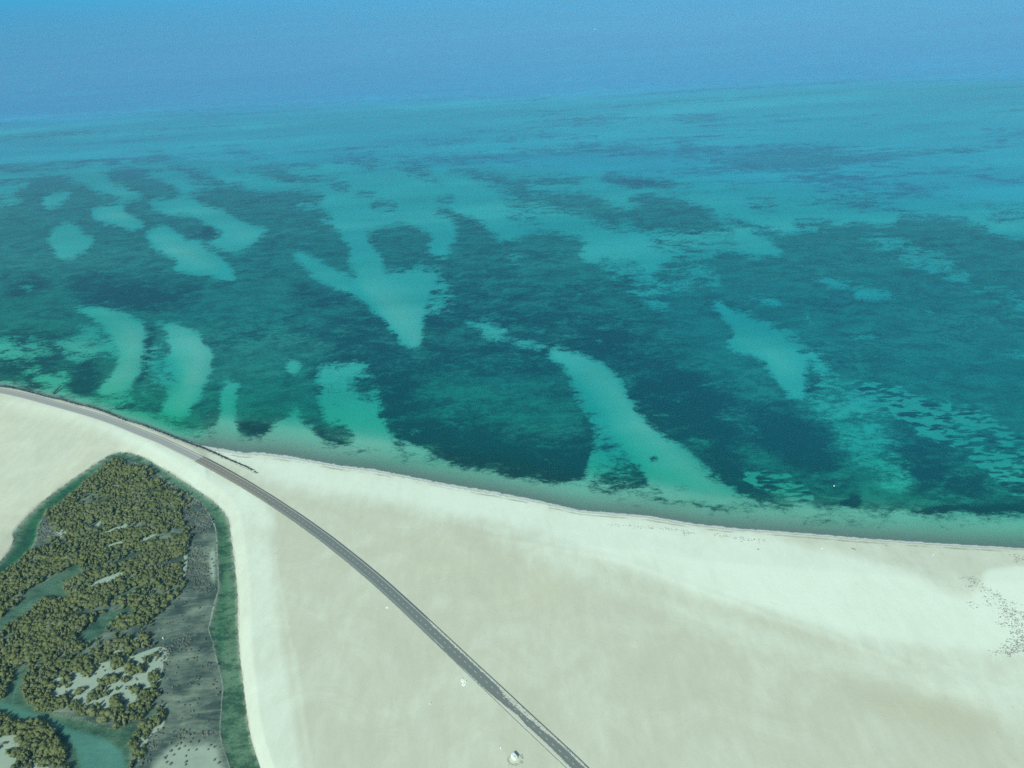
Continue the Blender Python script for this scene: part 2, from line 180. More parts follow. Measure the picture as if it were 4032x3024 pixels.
DARK = [('D', .75, 14, [(-60, 760), (80, 700), (160, 740), (140, 820), (-60, 820)]), ('D', .7, 8, [(30, 590), (110, 600), (90, 640), (0, 640)]), ('f', -.1, 12, [(850, 900), (960, 760), (1100, 780), (1280, 1000), (1400, 1200), (1520, 1420), (1480, 1540), (1300, 1500), (1100, 1300), (930, 1100)]), ('f', .1, 10, [(-60, 300), (200, 380), (300, 560), (420, 680), (300, 760), (-60, 700)]), ('D', .62, 30, [(700, 560), (1500, 640), (1600, 1090), (850, 1000), (640, 760)]), ('d', .9, 8, [(480, 640), (640, 680), (640, 780), (600, 890), (500, 880), (440, 810), (430, 740)]), ('d', .95, 4, [(955, 450), (1000, 470), (990, 600), (960, 740), (880, 820), (920, 700)]),
 ('d', .95, 7, [(1600, 1060), (1780, 1090), (1760, 1170), (1660, 1190), (1570, 1150)]), ('d', 1, 6, [(2060, 1140), (2230, 1180), (2230, 1250), (2120, 1210)]), ('d', 1, 4, [(150, 800), (240, 800), (250, 840), (170, 840)]), ('d', 1, 3, [(190, 850), (300, 890), (240, 890)]),
 ('e', .95, 5, [(540, 590), (700, 580), (800, 600), (1060, 610), (900, 560), (800, 610)]), ('e', .9, 8, [(560, 640), (800, 660), (900, 720), (640, 740)]), ('e', .85, 5, [(150, 560), (260, 560), (410, 600), (250, 610)]), ('e', .9, 10, [(1300, 820), (1420, 820), (1450, 880), (1350, 890)]), ('e', .95, 4, [(1600, 540), (1740, 560), (1720, 580), (1630, 575)]),
 ('e', .25, 14, [(450, 780), (900, 740), (1400, 880), (1550, 1000), (1500, 1150), (800, 1040), (500, 1000)]), ('e', 1, 12, [(350, 1150), (600, 1080), (900, 1150), (1400, 1200), (1660, 1260), (1650, 1460), (1400, 1470), (850, 1380), (600, 1290)]), ('e', .7, 9, [(170, 720), (380, 700), (460, 900), (440, 1050), (330, 1130), (240, 900)]),
 ('e', 1, 8, [(1740, 440), (1850, 500), (1830, 640), (1740, 560)]), ('e', .85, 14, [(1950, 700), (2212, 660), (2500, 900), (2600, 1300), (2700, 1560), (2560, 1500), (2250, 1200), (1900, 900)]),
 ('f', 1, 10, [(60, 1220), (300, 1280), (560, 1400), (600, 1580), (420, 1560), (260, 1440)]), ('f', 1.0, 20, [(560, 900), (900, 1100), (1050, 1400), (1000, 1560), (600, 1350), (400, 1100)]), ('f', 1.2, 4, [(1010, 1625), (1060, 1550), (1120, 1510), (1180, 1535), (1150, 1600)]),
 ('f', .95, 5, [(800, 800), (900, 790), (900, 850), (800, 880)]), ('f', .8, 20, [(1450, 1050), (1700, 1250), (2000, 1500), (1900, 1620), (1500, 1500), (1400, 1200)]), ('N', 1.2, 3.5, [(1590, 300), (1700, 270), (1820, 250), (1950, 255), (2300, 230), (2300, 305), (1950, 282), (1830, 290), (1700, 292)]),
 ('D', .8, 12, [(330, 600), (420, 610), (430, 640), (340, 630)]), ('D', .85, 5, [(440, 490), (480, 500), (495, 510), (460, 512), (430, 500)]), ('D', .75, 10, [(150, 580), (330, 600), (420, 660), (300, 670), (150, 640)]), ('b', 1, 3, [(1800, 1150), (2050, 1165), (2150, 1185), (1900, 1180)]), ('D', .85, 6, [(640, 600), (720, 640), (700, 660), (620, 630)])]
BANKZ = [('a', 9, [(1100, 1300), (1300, 1340), (1640, 1480), (1600, 1570), (1450, 1480), (1150, 1350)]), ('d', 12, [(600, 330), (850, 400), (920, 480), (900, 620), (860, 760), (700, 880), (660, 870), (780, 720), (830, 560), (720, 420)]), ('d', 12, [(1100, 440), (1250, 500), (1370, 620), (1330, 760), (1240, 960), (1120, 1010), (1200, 820), (1220, 660), (1150, 540)]),
 ('D', 14, [(780, 600), (860, 620), (905, 680), (905, 740), (870, 720), (800, 660)]), ('e', 12, [(1330, 590), (1600, 660), (1780, 780), (1900, 970), (2200, 1240), (2560, 1530), (2450, 1600), (2250, 1450), (1950, 1200), (1760, 950), (1600, 780), (1420, 690)]), ('f', 9, [(330, 480), (560, 540), (700, 660), (740, 760), (640, 760), (540, 640), (340, 570)]),
 ('a', 8, [(620, 1350), (780, 1330), (900, 1440), (800, 1470)]), ('a', 8, [(560, 1120), (760, 1200), (900, 1250), (780, 1260), (600, 1190)]), ('D', 8, [(330, 500), (400, 530), (480, 580), (420, 580), (350, 530)])]
CREEK = [ # tidal creeks and ponds inside the mangrove: outline, depth, softness
 ('L', .55, 2.5, [(-300, 1760), (-60, 1560), (60, 1440), (130, 1380), (200, 1280), (330, 1210), (500, 1110), (560, 1078), (630, 1085), (645, 1130), (560, 1190), (480, 1240), (520, 1290), (560, 1345), (440, 1350), (350, 1345), (250, 1420), (100, 1510), (-60, 1640), (-300, 1860)]),
 ('L', .5, 2.5, [(590, 1700), (620, 1610), (700, 1530), (790, 1450), (900, 1420), (1030, 1395), (1000, 1440), (900, 1500), (800, 1600), (700, 1700)]), ('L', .4, 2, [(820, 1365), (930, 1300), (1040, 1240), (1145, 1222), (1050, 1290), (930, 1345)]),
 ('M', .55, 3, [(-300, 1010), (0, 1040), (60, 1040), (90, 900), (140, 830), (240, 750), (235, 850), (190, 960), (200, 1060), (330, 1150), (450, 1190), (600, 1225), (750, 1260), (900, 1310), (1050, 1325), (1200, 1265), (1370, 1120), (1390, 1150), (1240, 1280), (1150, 1400), (1130, 1500), (1120, 1700), (1100, 2200), (500, 2200), (600, 1700), (590, 1550), (550, 1440), (490, 1380), (440, 1290), (300, 1250), (150, 1290), (50, 1180), (-300, 1150)])]
TURQ = [('M', 1, 4, [(-300, 1040), (0, 1080), (150, 1130), (400, 1230), (600, 1320), (750, 1360), (900, 1400), (1010, 1470), (1080, 1560), (1095, 1800), (1000, 2200), (600, 2200), (700, 1659), (650, 1500), (560, 1340), (400, 1280), (200, 1230), (60, 1150), (-300, 1100)]), ('L', .35, 3, [(-200, 1640), (100, 1450), (300, 1300), (420, 1180), (440, 1200), (300, 1360), (100, 1500), (-200, 1700)]),
 ('L', .35, 3, [(640, 1640), (760, 1560), (860, 1500), (840, 1540), (700, 1659)]), ('M', .7, 2, [(90, 1080), (110, 980), (170, 880), (180, 890), (130, 1000), (120, 1090)])]
CLEAR = [('L', 1.5, [(655, 845), (745, 765), (800, 715), (770, 780), (705, 825)]), ('L', 1.5, [(730, 842), (880, 795), (970, 755), (1030, 785), (900, 822), (780, 852)]), ('L', 1.5, [(770, 950), (900, 902), (985, 880), (975, 908), (860, 948)]), ('L', 1.5, [(1040, 908), (1150, 852), (1290, 795), (1200, 852), (1090, 903)]),
 ('L', 1.5, [(640, 1255), (760, 1200), (900, 1140), (1010, 1125), (900, 1195), (780, 1235)]), ('L', 2.5, [(420, 830), (480, 790), (560, 860), (480, 880)]), ('L', 1.5, [(860, 480), (920, 455), (990, 470), (900, 490)]), ('L', 1.5, [(890, 600), (960, 575), (930, 620)]), ('L', 1.5, [(930, 760), (980, 735), (1000, 770), (960, 790)]), ('L', 2, [(1080, 340), (1130, 350), (1060, 410), (1010, 440)]), ('L', 2, [(1430, 900), (1470, 960), (1440, 1190), (1425, 1180), (1430, 1020)]),
 ('M', 2, [(390, 985), (480, 885), (600, 845), (690, 790), (800, 760), (960, 745), (1000, 700), (1060, 680), (1140, 700), (1250, 650), (1400, 600), (1480, 660), (1400, 780), (1380, 1000), (1240, 970), (1240, 1120), (1060, 1200), (880, 1210), (740, 1140), (600, 1130), (420, 1160), (450, 1060)]), ('M', 1.5, [(1130, 560), (1200, 530), (1210, 560), (1150, 590)]), ('M', 1.5, [(960, 660), (1060, 620), (1080, 650), (1000, 670)]), ('M', 2, [(1200, 1300), (1400, 1130), (1440, 1290), (1300, 1370), (1240, 1500), (1180, 1659)]),
 ('M', 2.5, [(-200, 1400), (60, 1390), (130, 1360), (175, 1420), (160, 1560), (80, 1700), (-200, 1700)]), ('M', 2, [(250, 1700), (285, 1600), (400, 1640), (470, 1700)])]
GROVE = [('L', 2, [(-300, 1500), (-100, 1290), (30, 1165), (120, 1080), (210, 1010), (310, 930), (430, 890), (500, 850), (420, 760), (350, 690), (450, 612), (600, 505), (720, 380), (850, 292), (900, 262), (990, 268), (1040, 330), (1120, 318), (1170, 345), (1230, 400), (1330, 450), (1420, 508), (1500, 560), (1440, 640), (1400, 730), (1500, 770), (1500, 850), (1450, 930), (1430, 1050), (1420, 1180), (1440, 1250), (1330, 1350), (1230, 1430), (1170, 1530), (1165, 1700), (300, 2300), (-300, 2300)]),
 ('M', 2, [(-300, -200), (1400, -200), (1610, -50), (1600, 70), (1560, 150), (1480, 200), (1380, 300), (1300, 400), (1300, 500), (1220, 560), (1130, 560), (1000, 640), (940, 740), (800, 765), (650, 800), (480, 885), (390, 985), (420, 1100), (350, 1150), (240, 1110), (190, 1060), (190, 960), (235, 850), (240, 750), (140, 830), (90, 900), (60, 1020), (-300, 1000)]),
 ('M', 1.5, [(1240, 980), (1370, 1000), (1355, 1080), (1200, 1250), (1050, 1310), (900, 1280), (860, 1220), (940, 1140), (1020, 1100), (1100, 1200), (1130, 1130), (1200, 1080)]), ('M', 1.5, [(1230, 1180), (1400, 1120), (1415, 1200), (1370, 1300), (1300, 1370), (1250, 1500), (1190, 1659), (1110, 1700), (1140, 1500), (1170, 1350)]),
 ('M', 1.5, [(-200, 1110), (20, 1110), (60, 1200), (150, 1290), (300, 1270), (430, 1290), (480, 1370), (540, 1450), (600, 1570), (590, 1720), (470, 1720), (440, 1640), (300, 1600), (230, 1720), (80, 1720), (160, 1560), (180, 1430), (110, 1360), (-200, 1400)]),
 ('M', 1, [(430, 1140), (500, 1040), (600, 1000), (630, 1060), (560, 1150)]), ('M', 1, [(610, 1130), (690, 1100), (770, 1150), (730, 1220), (640, 1190)]), ('M', 1, [(750, 1180), (880, 1120), (890, 1200), (800, 1250)]), ('M', 1, [(790, 1010), (880, 960), (960, 1000), (880, 1060), (780, 1110)]), ('M', 1, [(820, 930), (940, 850), (1020, 880), (920, 960)]), ('M', 1, [(930, 1070), (1050, 1020), (1040, 1060), (950, 1100)]), ('M', 1, [(500, 890), (600, 860), (620, 930), (520, 980), (490, 950)]),
 ('M', 1, [(980, 740), (1080, 720), (1070, 800), (1000, 820)]), ('M', 1, [(1000, 880), (1150, 900), (1080, 940)]), ('M', 1, [(1280, 880), (1310, 800), (1390, 800), (1370, 920), (1300, 930)]), ('M', 1, [(1170, 600), (1330, 560), (1380, 600), (1200, 640)]), ('M', 1, [(1060, 820), (1180, 760), (1260, 800), (1200, 880)]), ('M', 1, [(1230, 660), (1380, 650), (1360, 690), (1240, 710)]), ('M', 1, [(1180, 730), (1340, 700), (1330, 740), (1200, 760)]), ('M', 1, [(640, 820), (820, 790), (830, 820), (700, 870)]), ('M', 1, [(1100, 980), (1220, 960), (1200, 1010), (1120, 1020)])]
GREY = [('L', 3, [(1060, 330), (1170, 320), (1330, 440), (1500, 545), (1640, 690), (1640, 780), (1560, 840), (1500, 800), (1400, 730), (1440, 620), (1330, 480), (1200, 400)]), ('L', 3, [(300, 770), (350, 700), (430, 770), (520, 860), (420, 900), (290, 930)]), ('L', 3, [(1500, 900), (1600, 950), (1660, 1200), (1600, 1300), (1480, 1250), (1440, 1100)]), ('M', 3, [(1330, 640), (1480, 600), (1500, 700), (1420, 800), (1400, 740)]), ('M', 3, [(1480, 560), (1640, 560), (1640, 620), (1500, 610)]), ('M', 3, [(1220, 1500), (1300, 1350), (1400, 1300), (1380, 1420), (1280, 1560), (1200, 1659)]), ('M', 3, [(1480, 1350), (1830, 1350), (1820, 1390), (1500, 1400)])]
BRIGHT = [('D', .82, 10, [(430, 960), (600, 985), (900, 1030), (1400, 1128), (1640, 1150), (2212, 1185), (3200, 1260), (3200, 1500), (2212, 1430), (2050, 1420), (1900, 1400), (1700, 1340), (1500, 1290), (1350, 1235), (1200, 1170), (1050, 1130), (900, 1100), (760, 1075), (640, 1060), (560, 1030)]),
 ('D', .35, 6, [(2070, 1140), (2300, 1150), (2300, 1240), (2130, 1230), (2100, 1300), (2060, 1290), (1900, 1215), (1700, 1170), (1680, 1160)]), ('N', 1.0, 4, [(1980, 640), (2050, 600), (2500, 590), (2500, 900), (2160, 860), (2080, 720)]),
 ('D', .5, 12, [(1800, 1395), (2000, 1400), (2212, 1430), (2600, 1450), (2600, 1560), (2212, 1540), (2000, 1470)]), ('D', .42, 9, [(1000, 1120), (1200, 1185), (1400, 1270), (1600, 1345), (1900, 1430), (2212, 1510), (2600, 1620), (2600, 1680), (2150, 1580), (1900, 1490), (1600, 1390), (1350, 1300), (1150, 1200)]), ('N', .02, 10, [(1100, 1100), (1500, 1250), (2100, 1400), (2000, 1560), (1700, 1480), (1300, 1330)]),
 ('D', .6, 6, [(250, 960), (330, 980), (420, 1010), (520, 1050), (560, 1080), (585, 1130), (590, 1200), (600, 1300), (620, 1450), (700, 1900), (560, 1900), (540, 1659), (505, 1400), (505, 1200), (480, 1130), (420, 1070), (330, 1010), (260, 985)]), ('D', .45, 5, [(-400, 900), (0, 870), (120, 890), (200, 920), (260, 975), (180, 1000), (90, 1080), (0, 1190), (-400, 1500)]),
 ('D', .75, 6, [(0, 855), (150, 880), (300, 940), (430, 1000), (540, 1070), (600, 1130), (580, 1150), (480, 1060), (380, 1010), (260, 950), (150, 915), (0, 880)]), ('K', .38, 1.6, [(170, -300), (215, -10), (262, 190), (300, 400), (340, 620), (370, 640), (395, 860), (430, 1100), (455, 1300), (490, 1500), (560, 1900), (480, 1900), (430, 1500), (380, 1150), (330, 800), (290, 560), (240, 300), (150, -300)]),
 ('L', .4, 2.2, [(0, 1020), (90, 850), (240, 640), (420, 480), (620, 340), (820, 225), (880, 185), (1000, 182), (1100, 205), (1000, 198), (880, 208), (800, 262), (600, 395), (400, 535), (130, 800), (100, 900)])]
TAN = [('L', 1, 1.3, [(1812, 880), (1835, 1000), (1850, 1150), (1868, 1400), (1880, 1659), (1900, 1900), (1880, 1900), (1862, 1659), (1850, 1400), (1836, 1150), (1822, 1000)]), ('D', .8, 10, [(-300, 860), (0, 855), (140, 885), (230, 930), (240, 975), (100, 1080), (0, 1190), (-300, 1500)]), ('N', .3, 4.0, [(0, 560), (200, 625), (400, 700), (600, 790), (800, 850), (1000, 930), (1250, 1010), (1500, 1080), (1300, 1060), (1000, 960), (800, 900), (540, 800), (300, 700), (0, 590)]), ('N', .4, 12, [(1300, 1250), (1700, 1250), (2100, 1400), (2000, 1520), (1700, 1480)]), ('D', .6, 6, [(0, 1180), (80, 1070), (230, 970), (300, 968), (420, 1040), (350, 1010), (260, 990), (100, 1100), (30, 1190)]),
 ('D', .7, 2, [(508, 1180), (517, 1250), (525, 1400), (530, 1500), (560, 1659), (580, 1900), (545, 1900), (535, 1620), (518, 1500), (513, 1350)]), ('D', .5, 14, [(800, 1150), (1200, 1230), (1300, 1330), (1100, 1350), (850, 1230)]), ('D', .35, 14, [(0, 900), (200, 940), (150, 1000), (0, 1120)])]
WRACK = [('N', [(1880, 645), (1950, 650), (1940, 690)], 26), ('N', [(1970, 650), (2010, 730)], 24), ('N', [(2045, 710), (2100, 775)], 24), ('N', [(2010, 750), (2025, 800)], 14), ('N', [(2110, 790), (2150, 830), (2170, 870)], 90), ('N', [(2170, 870), (2200, 940), (2190, 990)], 120), ('N', [(2190, 990), (2150, 1030)], 60), ('N', [(2140, 1020), (2180, 1045)], 50), ('N', [(2030, 1045), (2130, 1045)], 16), ('N', [(2140, 515), (2200, 530), (2150, 555)], 22), ('N', [(1910, 770), (1950, 800)], 10),
 ('N', [(0, 355), (150, 368), (330, 378), (440, 395)], 46), ('N', [(400, 408), (450, 395)], 16), ('N', [(560, 405), (640, 420), (700, 430), (830, 438)], 40), ('N', [(1900, 700), (1930, 690)], 8), ('N', [(2080, 880), (2120, 900)], 10)]
def fields(px, py):
    n = px.shape; f = {}
    sS = sdf(px, py, SEA, 5000); sL = sdf(px, py, LAG, 400); sI = sdf(px, py, ISL, 400)
    dsh = np.abs(dist_line(px, py, SHORE)); sea = sS > 0
    S = np.full(n, .86); A = np.full(n, .35); D = np.full(n, .22); Z = np.full(n, 3.2)
    for t, (v, a), soft, pts in SEAP:
        s2 = min(max(soft*1.9, 3.6), 9)
        paint(S, px, py, t, pts, v, s2); paint(A, px, py, t, pts, a, soft)
    for t, v, soft, pts in DARK: paint(D, px, py, t, pts, v, soft)
    paint(Z, px, py, 'D', [(1300, 560), (1700, 520), (2400, 560), (3200, 700), (3200, 1150), (2212, 1060), (1650, 1050), (1450, 800)], 3.9, 40)
    paint(Z, px, py, 'D', [(-900, 400), (800, 380), (1500, 420), (2212, 470), (3200, 450), (3200, 620), (2000, 560), (1400, 520), (700, 470), (-900, 480)], 3.8, 25)
    paint(Z, px, py, 'D', [(-900, 270), (0, 240), (700, 205), (2212, 150), (3200, 130), (3200, 420), (2212, 480), (1500, 420), (800, 380), (-900, 400)], 5.2, 22)
    bank = np.zeros(n)
    for t, soft, pts in BANKZ: paint(bank, px, py, t, pts, 1.0, soft)
    Z = Z-np.clip(S-.2, 0, 1)*.4*(Z < 5)-.85*bank
    for t, v, soft, pts in (('e', 4.3, 7, [(1480, 790), (1560, 860), (1700, 1040), (1850, 1240), (2050, 1450), (2200, 1600), (1900, 1560), (1640, 1480), (1640, 1100)]), ('d', 4.4, 6, [(960, 690), (1080, 620), (1130, 700), (1190, 760), (1130, 860), (1000, 820)]), ('d', 3.9, 6, [(560, 400), (700, 500), (760, 640), (700, 700), (600, 560)]), ('D', 3.9, 6, [(745, 590), (790, 640), (850, 720), (890, 750), (840, 720), (770, 640)])): paint(Z, px, py, t, pts, v, soft, k=.8)
    paint(Z, px, py, 'D', [(-3000, 330), (0, 268), (200, 255), (320, 240), (700, 226), (1000, 213), (1300, 204), (1600, 185), (1900, 172), (2212, 168), (4500, 120), (4500, -3000), (-3000, -3000)], 9.0, 11)
    paint(S, px, py, 'D', [(-3000, 325), (0, 263), (200, 250), (320, 235), (700, 221), (1000, 208), (1300, 199), (1600, 180), (1900, 167), (2212, 163), (4500, 115), (4500, -3000), (-3000, -3000)], .35, 10)
    for pts in ([(0, 270), (300, 262), (660, 245), (900, 218), (1100, 214), (1300, 214), (1600, 190), (1900, 175), (2212, 183), (1900, 187), (1600, 200), (1350, 221), (1050, 224), (800, 240), (620, 258), (300, 272), (0, 280)],): paint(Z, px, py, 'D', pts, 5.6, 4); paint(S, px, py, 'D', pts, 1.0, 4)
    near = np.clip(dsh/34, 0, 1)
    nr_ = np.clip(dsh/11, 0, 1); S = S*nr_+.95*(1-nr_)*np.where(px > 110, 1, .7); A = A*(.3+.7*nr_); 
    ramp = np.where(dsh < 30, .02+1.5*(dsh/30)**.6, 1.52+(dsh-30)*.12)
    steep = np.clip((430*4/2.194-px*1.0)/60, 0, 1) if False else np.clip((205-px)/30, 0, 1)
    ramp = ramp*(1+2.2*steep)
    Zs = np.minimum(Z, ramp)
    # land heights
    zl = .03+np.minimum(dsh, 40)*(.045+.5*steep); zl = np.minimum(zl, 1.6)
    zl = np.minimum(zl, .05+np.clip(-sL, 0, 60)*.12)
    ridge = src('N', [(-700, 420), (0, 540), (200, 600), (350, 660), (500, 715), (700, 790), (850, 850), (1000, 895), (1150, 940), (1300, 1005), (1450, 1060), (1600, 1115)])/4
    rd = dist_line(px, py, ridge); zl = zl+.16*np.exp(-(rd/2.2)**2)
    z = np.where(sea, -Zs, zl)
    # lagoon and island
    lag = (sL > -3) & ~sea
    ZL = np.full(n, .8)
    paint(ZL, px, py, 'L', [(-300, 1390), (0, 1110), (110, 985), (190, 870), (215, 780), (290, 680), (440, 550), (600, 430), (750, 318), (860, 243), (960, 238), (1020, 250), (900, 262), (850, 285), (740, 365), (600, 470), (460, 590), (340, 690), (285, 790), (260, 880), (150, 1020), (0, 1170), (-300, 1480)], 3.6, 2.5)
    paint(ZL, px, py, 'L', [(1150, 300), (1300, 400), (1500, 520), (1640, 620), (1720, 720), (1740, 900), (1750, 1100), (1770, 1300), (1740, 1500), (1720, 1900), (1650, 1900), (1700, 1500), (1720, 1200), (1700, 900), (1660, 720), (1560, 610), (1300, 440)], 1.3, 3)
    creek = np.zeros(n)
    for t, v, soft, pts in CREEK: paint(creek, px, py, t, pts, v+.45, soft)
    turq = np.zeros(n)
    for t, v, soft, pts in TURQ: paint(turq, px, py, t, pts, v, soft)
    lagd = np.minimum(ZL, .02+np.clip(sL, 0, 100)*.07+np.clip(sL-2.5, 0, 100)*.8); lagd = np.where(sI > -8, np.minimum(lagd, np.clip(-sI, 0, 100)*.4+.02), lagd)
    isl = .14+np.clip(sI, 0, 20)*.004-creek
    zz = np.where(sI > 0, isl, -lagd); inl = (sL > 0) & ~sea
    z = np.where(inl, zz, z); Zs = np.where(inl, -zz, np.where(sea, Zs, 0))
    M = np.clip(.5+sI/2.5, 0, 1)*(1-np.clip(creek/.2, 0, 1)*.5)
    clear = np.zeros(n)
    for t, soft, pts in CLEAR: paint(clear, px, py, t, pts, 1.0, soft)
    paint(clear, px, py, 'M', [(1500, 1400), (1900, 1380), (1960, 1560), (2000, 1900), (1200, 1900), (1260, 1600), (1400, 1430)], .6, 12)
    paint(clear, px, py, 'L', [(1620, 950), (1690, 900), (1700, 1250), (1650, 1280), (1600, 1100)], .55, 5)
    B = np.full(n, .2)
    for t, v, soft, pts in BRIGHT: paint(B, px, py, t, pts, v, soft)
    T = np.zeros(n)
    for t, v, soft, pts in TAN: paint(T, px, py, t, pts, v, soft)
    W = np.where(sea, 0, np.exp(-(dsh/1.3)))+np.exp(-np.clip(-sL, 0, 99)/1.2)*(sL <= 0)
    f['S'] = np.where(sea, S, .55+turq*.6); f['A'] = np.where(sea, A, .8); f['D'] = D; f['z'] = z; f['Zs'] = Zs; f['B'] = B; f['T'] = T
    f['M'] = np.where(inl, M*(1-.0*clear), 0); f['W'] = np.maximum(clear, .62*np.exp(-np.clip(sI, 0, 99)/2.6)*(px > 100))*(M > .01); f['lag'] = inl.astype(float); f['tq'] = turq; f['cd'] = np.exp(-dsh/70); f['G'] = np.where(inl, 1.0-turq*.75, 0.0)
    return f
def grove(px, py):
    d = np.zeros(px.shape)
    for k, (t, soft, pts) in enumerate(GROVE[:2]): paint(d, px, py, t, pts, 1.0, soft)
    for t, soft, pts in CLEAR: paint(d, px, py, t, pts, .06, soft)
    for t, soft, pts in GROVE[2:]: paint(d, px, py, t, pts, 1.0, soft)
    for t, v, soft, pts in CREEK: paint(d, px, py, t, pts, 0.0, 1.2)
    s = np.zeros(px.shape)
    for t, soft, pts in GREY: paint(s, px, py, t, pts, 1.0, soft)
    return d, s

# ------------------------------------------------------------------ node helper
class NT:
    def __init__(s, name):
        s.m = bpy.data.materials.new(name); s.m.use_nodes = True; s.t = s.m.node_tree; s.t.nodes.clear()
        s.out = s.t.nodes.new('ShaderNodeOutputMaterial')
    def n(s, ty, **kw):
        nd = s.t.nodes.new(ty)
        for k, v in kw.items():
            if k[0] == '_': setattr(nd, k[1:], v)
        for k, v in kw.items():
            if k[0] == '_': continue
            key = int(k[1:]) if k[0] == 'i' and k[1:].isdigit() else k.replace('__', ' ')
            s.set(nd.inputs[key], v)
        return nd
    def set(s, sock, v):
        if isinstance(v, bpy.types.NodeSocket): s.t.links.new(v, sock)
        elif isinstance(v, bpy.types.Node): s.t.links.new(v.outputs[0], sock)
        else:
            if isinstance(v, (tuple, list)) and len(v) == 3 and sock.type == 'RGBA': v = (*v, 1)
            sock.default_value = v
    def math(s, op, a, b=0.0, c=0.0, clamp=False): return s.n('ShaderNodeMath', _operation=op, _use_clamp=clamp, i0=a, i1=b, i2=c).outputs[0]
    def add(s, a, b): return s.math('ADD', a, b)
    def sub(s, a, b): return s.math('SUBTRACT', a, b)
    def mul(s, a, b): return s.math('MULTIPLY', a, b)
    def ss(s, v, lo, hi):      # smoothstep
        return s.n('ShaderNodeMapRange', _interpolation_type='SMOOTHSTEP', i0=v, i1=lo, i2=hi, i3=0.0, i4=1.0).outputs[0]
    def lin(s, v, lo, hi, a=0.0, b=1.0): return s.n('ShaderNodeMapRange', i0=v, i1=lo, i2=hi, i3=a, i4=b).outputs[0]
    def mix(s, f, a, b):
        nd = s.t.nodes.new('ShaderNodeMix'); nd.data_type = 'RGBA'
        s.set(nd.inputs[0], f); s.set(nd.inputs[6], a); s.set(nd.inputs[7], b); return nd.outputs[2]
    def mulc(s, a, b):
        nd = s.t.nodes.new('ShaderNodeMix'); nd.data_type = 'RGBA'; nd.blend_type = 'MULTIPLY'
        nd.inputs[0].default_value = 1; s.set(nd.inputs[6], a); s.set(nd.inputs[7], b); return nd.outputs[2]
    def attr(s, name): return s.n('ShaderNodeAttribute', _attribute_name=name).outputs['Fac']
    def pos(s): return s.n('ShaderNodeNewGeometry').outputs['Position']
    def map(s, v, sc=(1, 1, 1), rot=0, loc=(0, 0, 0)):
        return s.n('ShaderNodeMapping', i0=v, i1=loc, i2=(0, 0, rot), i3=sc).outputs[0]
    def noise(s, v, scale, detail=3, rough=.55, dist=0.0):
        return s.n('ShaderNodeTexNoise', Vector=v, Scale=scale, Detail=detail, Roughness=rough, Distortion=dist).outputs[0]
    def done(s, sh, vol=False): s.t.links.new(sh.outputs[0] if isinstance(sh, bpy.types.Node) else sh, s.out.inputs[1 if vol else 0]); return s.m
def plain(name, col, rough=.8, metal=0.0, var=0.0, scale=2.0):
    m = NT(name); c = col
    if var:
        n = m.noise(m.pos(), scale, 3); c = m.mix(n, tuple(x*(1-var) for x in col), tuple(min(1, x*(1+var)) for x in col))
    return m.done(m.n('ShaderNodeBsdfPrincipled', Base__Color=c, Roughness=rough, Metallic=metal))
# ------------------------------------------------------------------ mesh helpers
def mesh_np(name, V, Fq, mat=None, parent=None, smooth=False):
    me = bpy.data.meshes.new(name); V = np.asarray(V, np.float32); Fq = np.asarray(Fq, np.int32)
    k = Fq.shape[1]; me.vertices.add(len(V)); me.vertices.foreach_set('co', V.ravel())
    me.loops.add(Fq.size); me.loops.foreach_set('vertex_index', Fq.ravel())
    me.polygons.add(len(Fq)); me.polygons.foreach_set('loop_start', np.arange(0, Fq.size, k, dtype=np.int32))
    me.polygons.foreach_set('loop_total', np.full(len(Fq), k, np.int32))
    if smooth: me.polygons.foreach_set('use_smooth', np.ones(len(Fq), bool))
    me.update(calc_edges=True); me.validate()
    if mat: me.materials.append(mat)
    return link(name, me, parent)
def link(name, me, parent=None):
    o = bpy.data.objects.new(name, me); COL.objects.link(o)
    if parent: o.parent = parent
    return o
def py_mesh(name, V, Fs, mat, parent=None, smooth=False):
    me = bpy.data.meshes.new(name); me.from_pydata([tuple(v) for v in V], [], Fs)
    if smooth:
        for p in me.polygons: p.use_smooth = True
    me.materials.append(mat); return link(name, me, parent)
def attrib(o, name, arr):
    a = o.data.attributes.new(name, 'FLOAT', 'POINT'); a.data.foreach_set('value', np.asarray(arr, np.float32))
def tag(o, label=None, cat=None, group=None, kind=None):
    if label: o['label'] = label
    if cat: o['category'] = cat
    if group: o['group'] = group
    if kind: o['kind'] = kind
    return o
def empty(name, loc, rz=0.0):
    o = bpy.data.objects.new(name, None); COL.objects.link(o); o.location = loc; o.rotation_euler = (0, 0, rz); o.empty_display_size = .5
    return o
def box(x0, x1, y0, y1, z0, z1):
    V = [(x, y, z) for z in (z0, z1) for y in (y0, y1) for x in (x0, x1)]
    return V, [(0, 2, 3, 1), (4, 5, 7, 6), (0, 1, 5, 4), (2, 6, 7, 3), (0, 4, 6, 2), (1, 3, 7, 5)]
def join(parts):
    V, Fs = [], []
    for v, f in parts:
        k = len(V); V += list(v); Fs += [tuple(i+k for i in q) for q in f]
    return V, Fs
def bevel_obj(o, w):
    import bmesh
    bm = bmesh.new(); bm.from_mesh(o.data)
    bmesh.ops.bevel(bm, geom=list(bm.edges), offset=w, segments=2, affect='EDGES'); bm.to_mesh(o.data); bm.free()
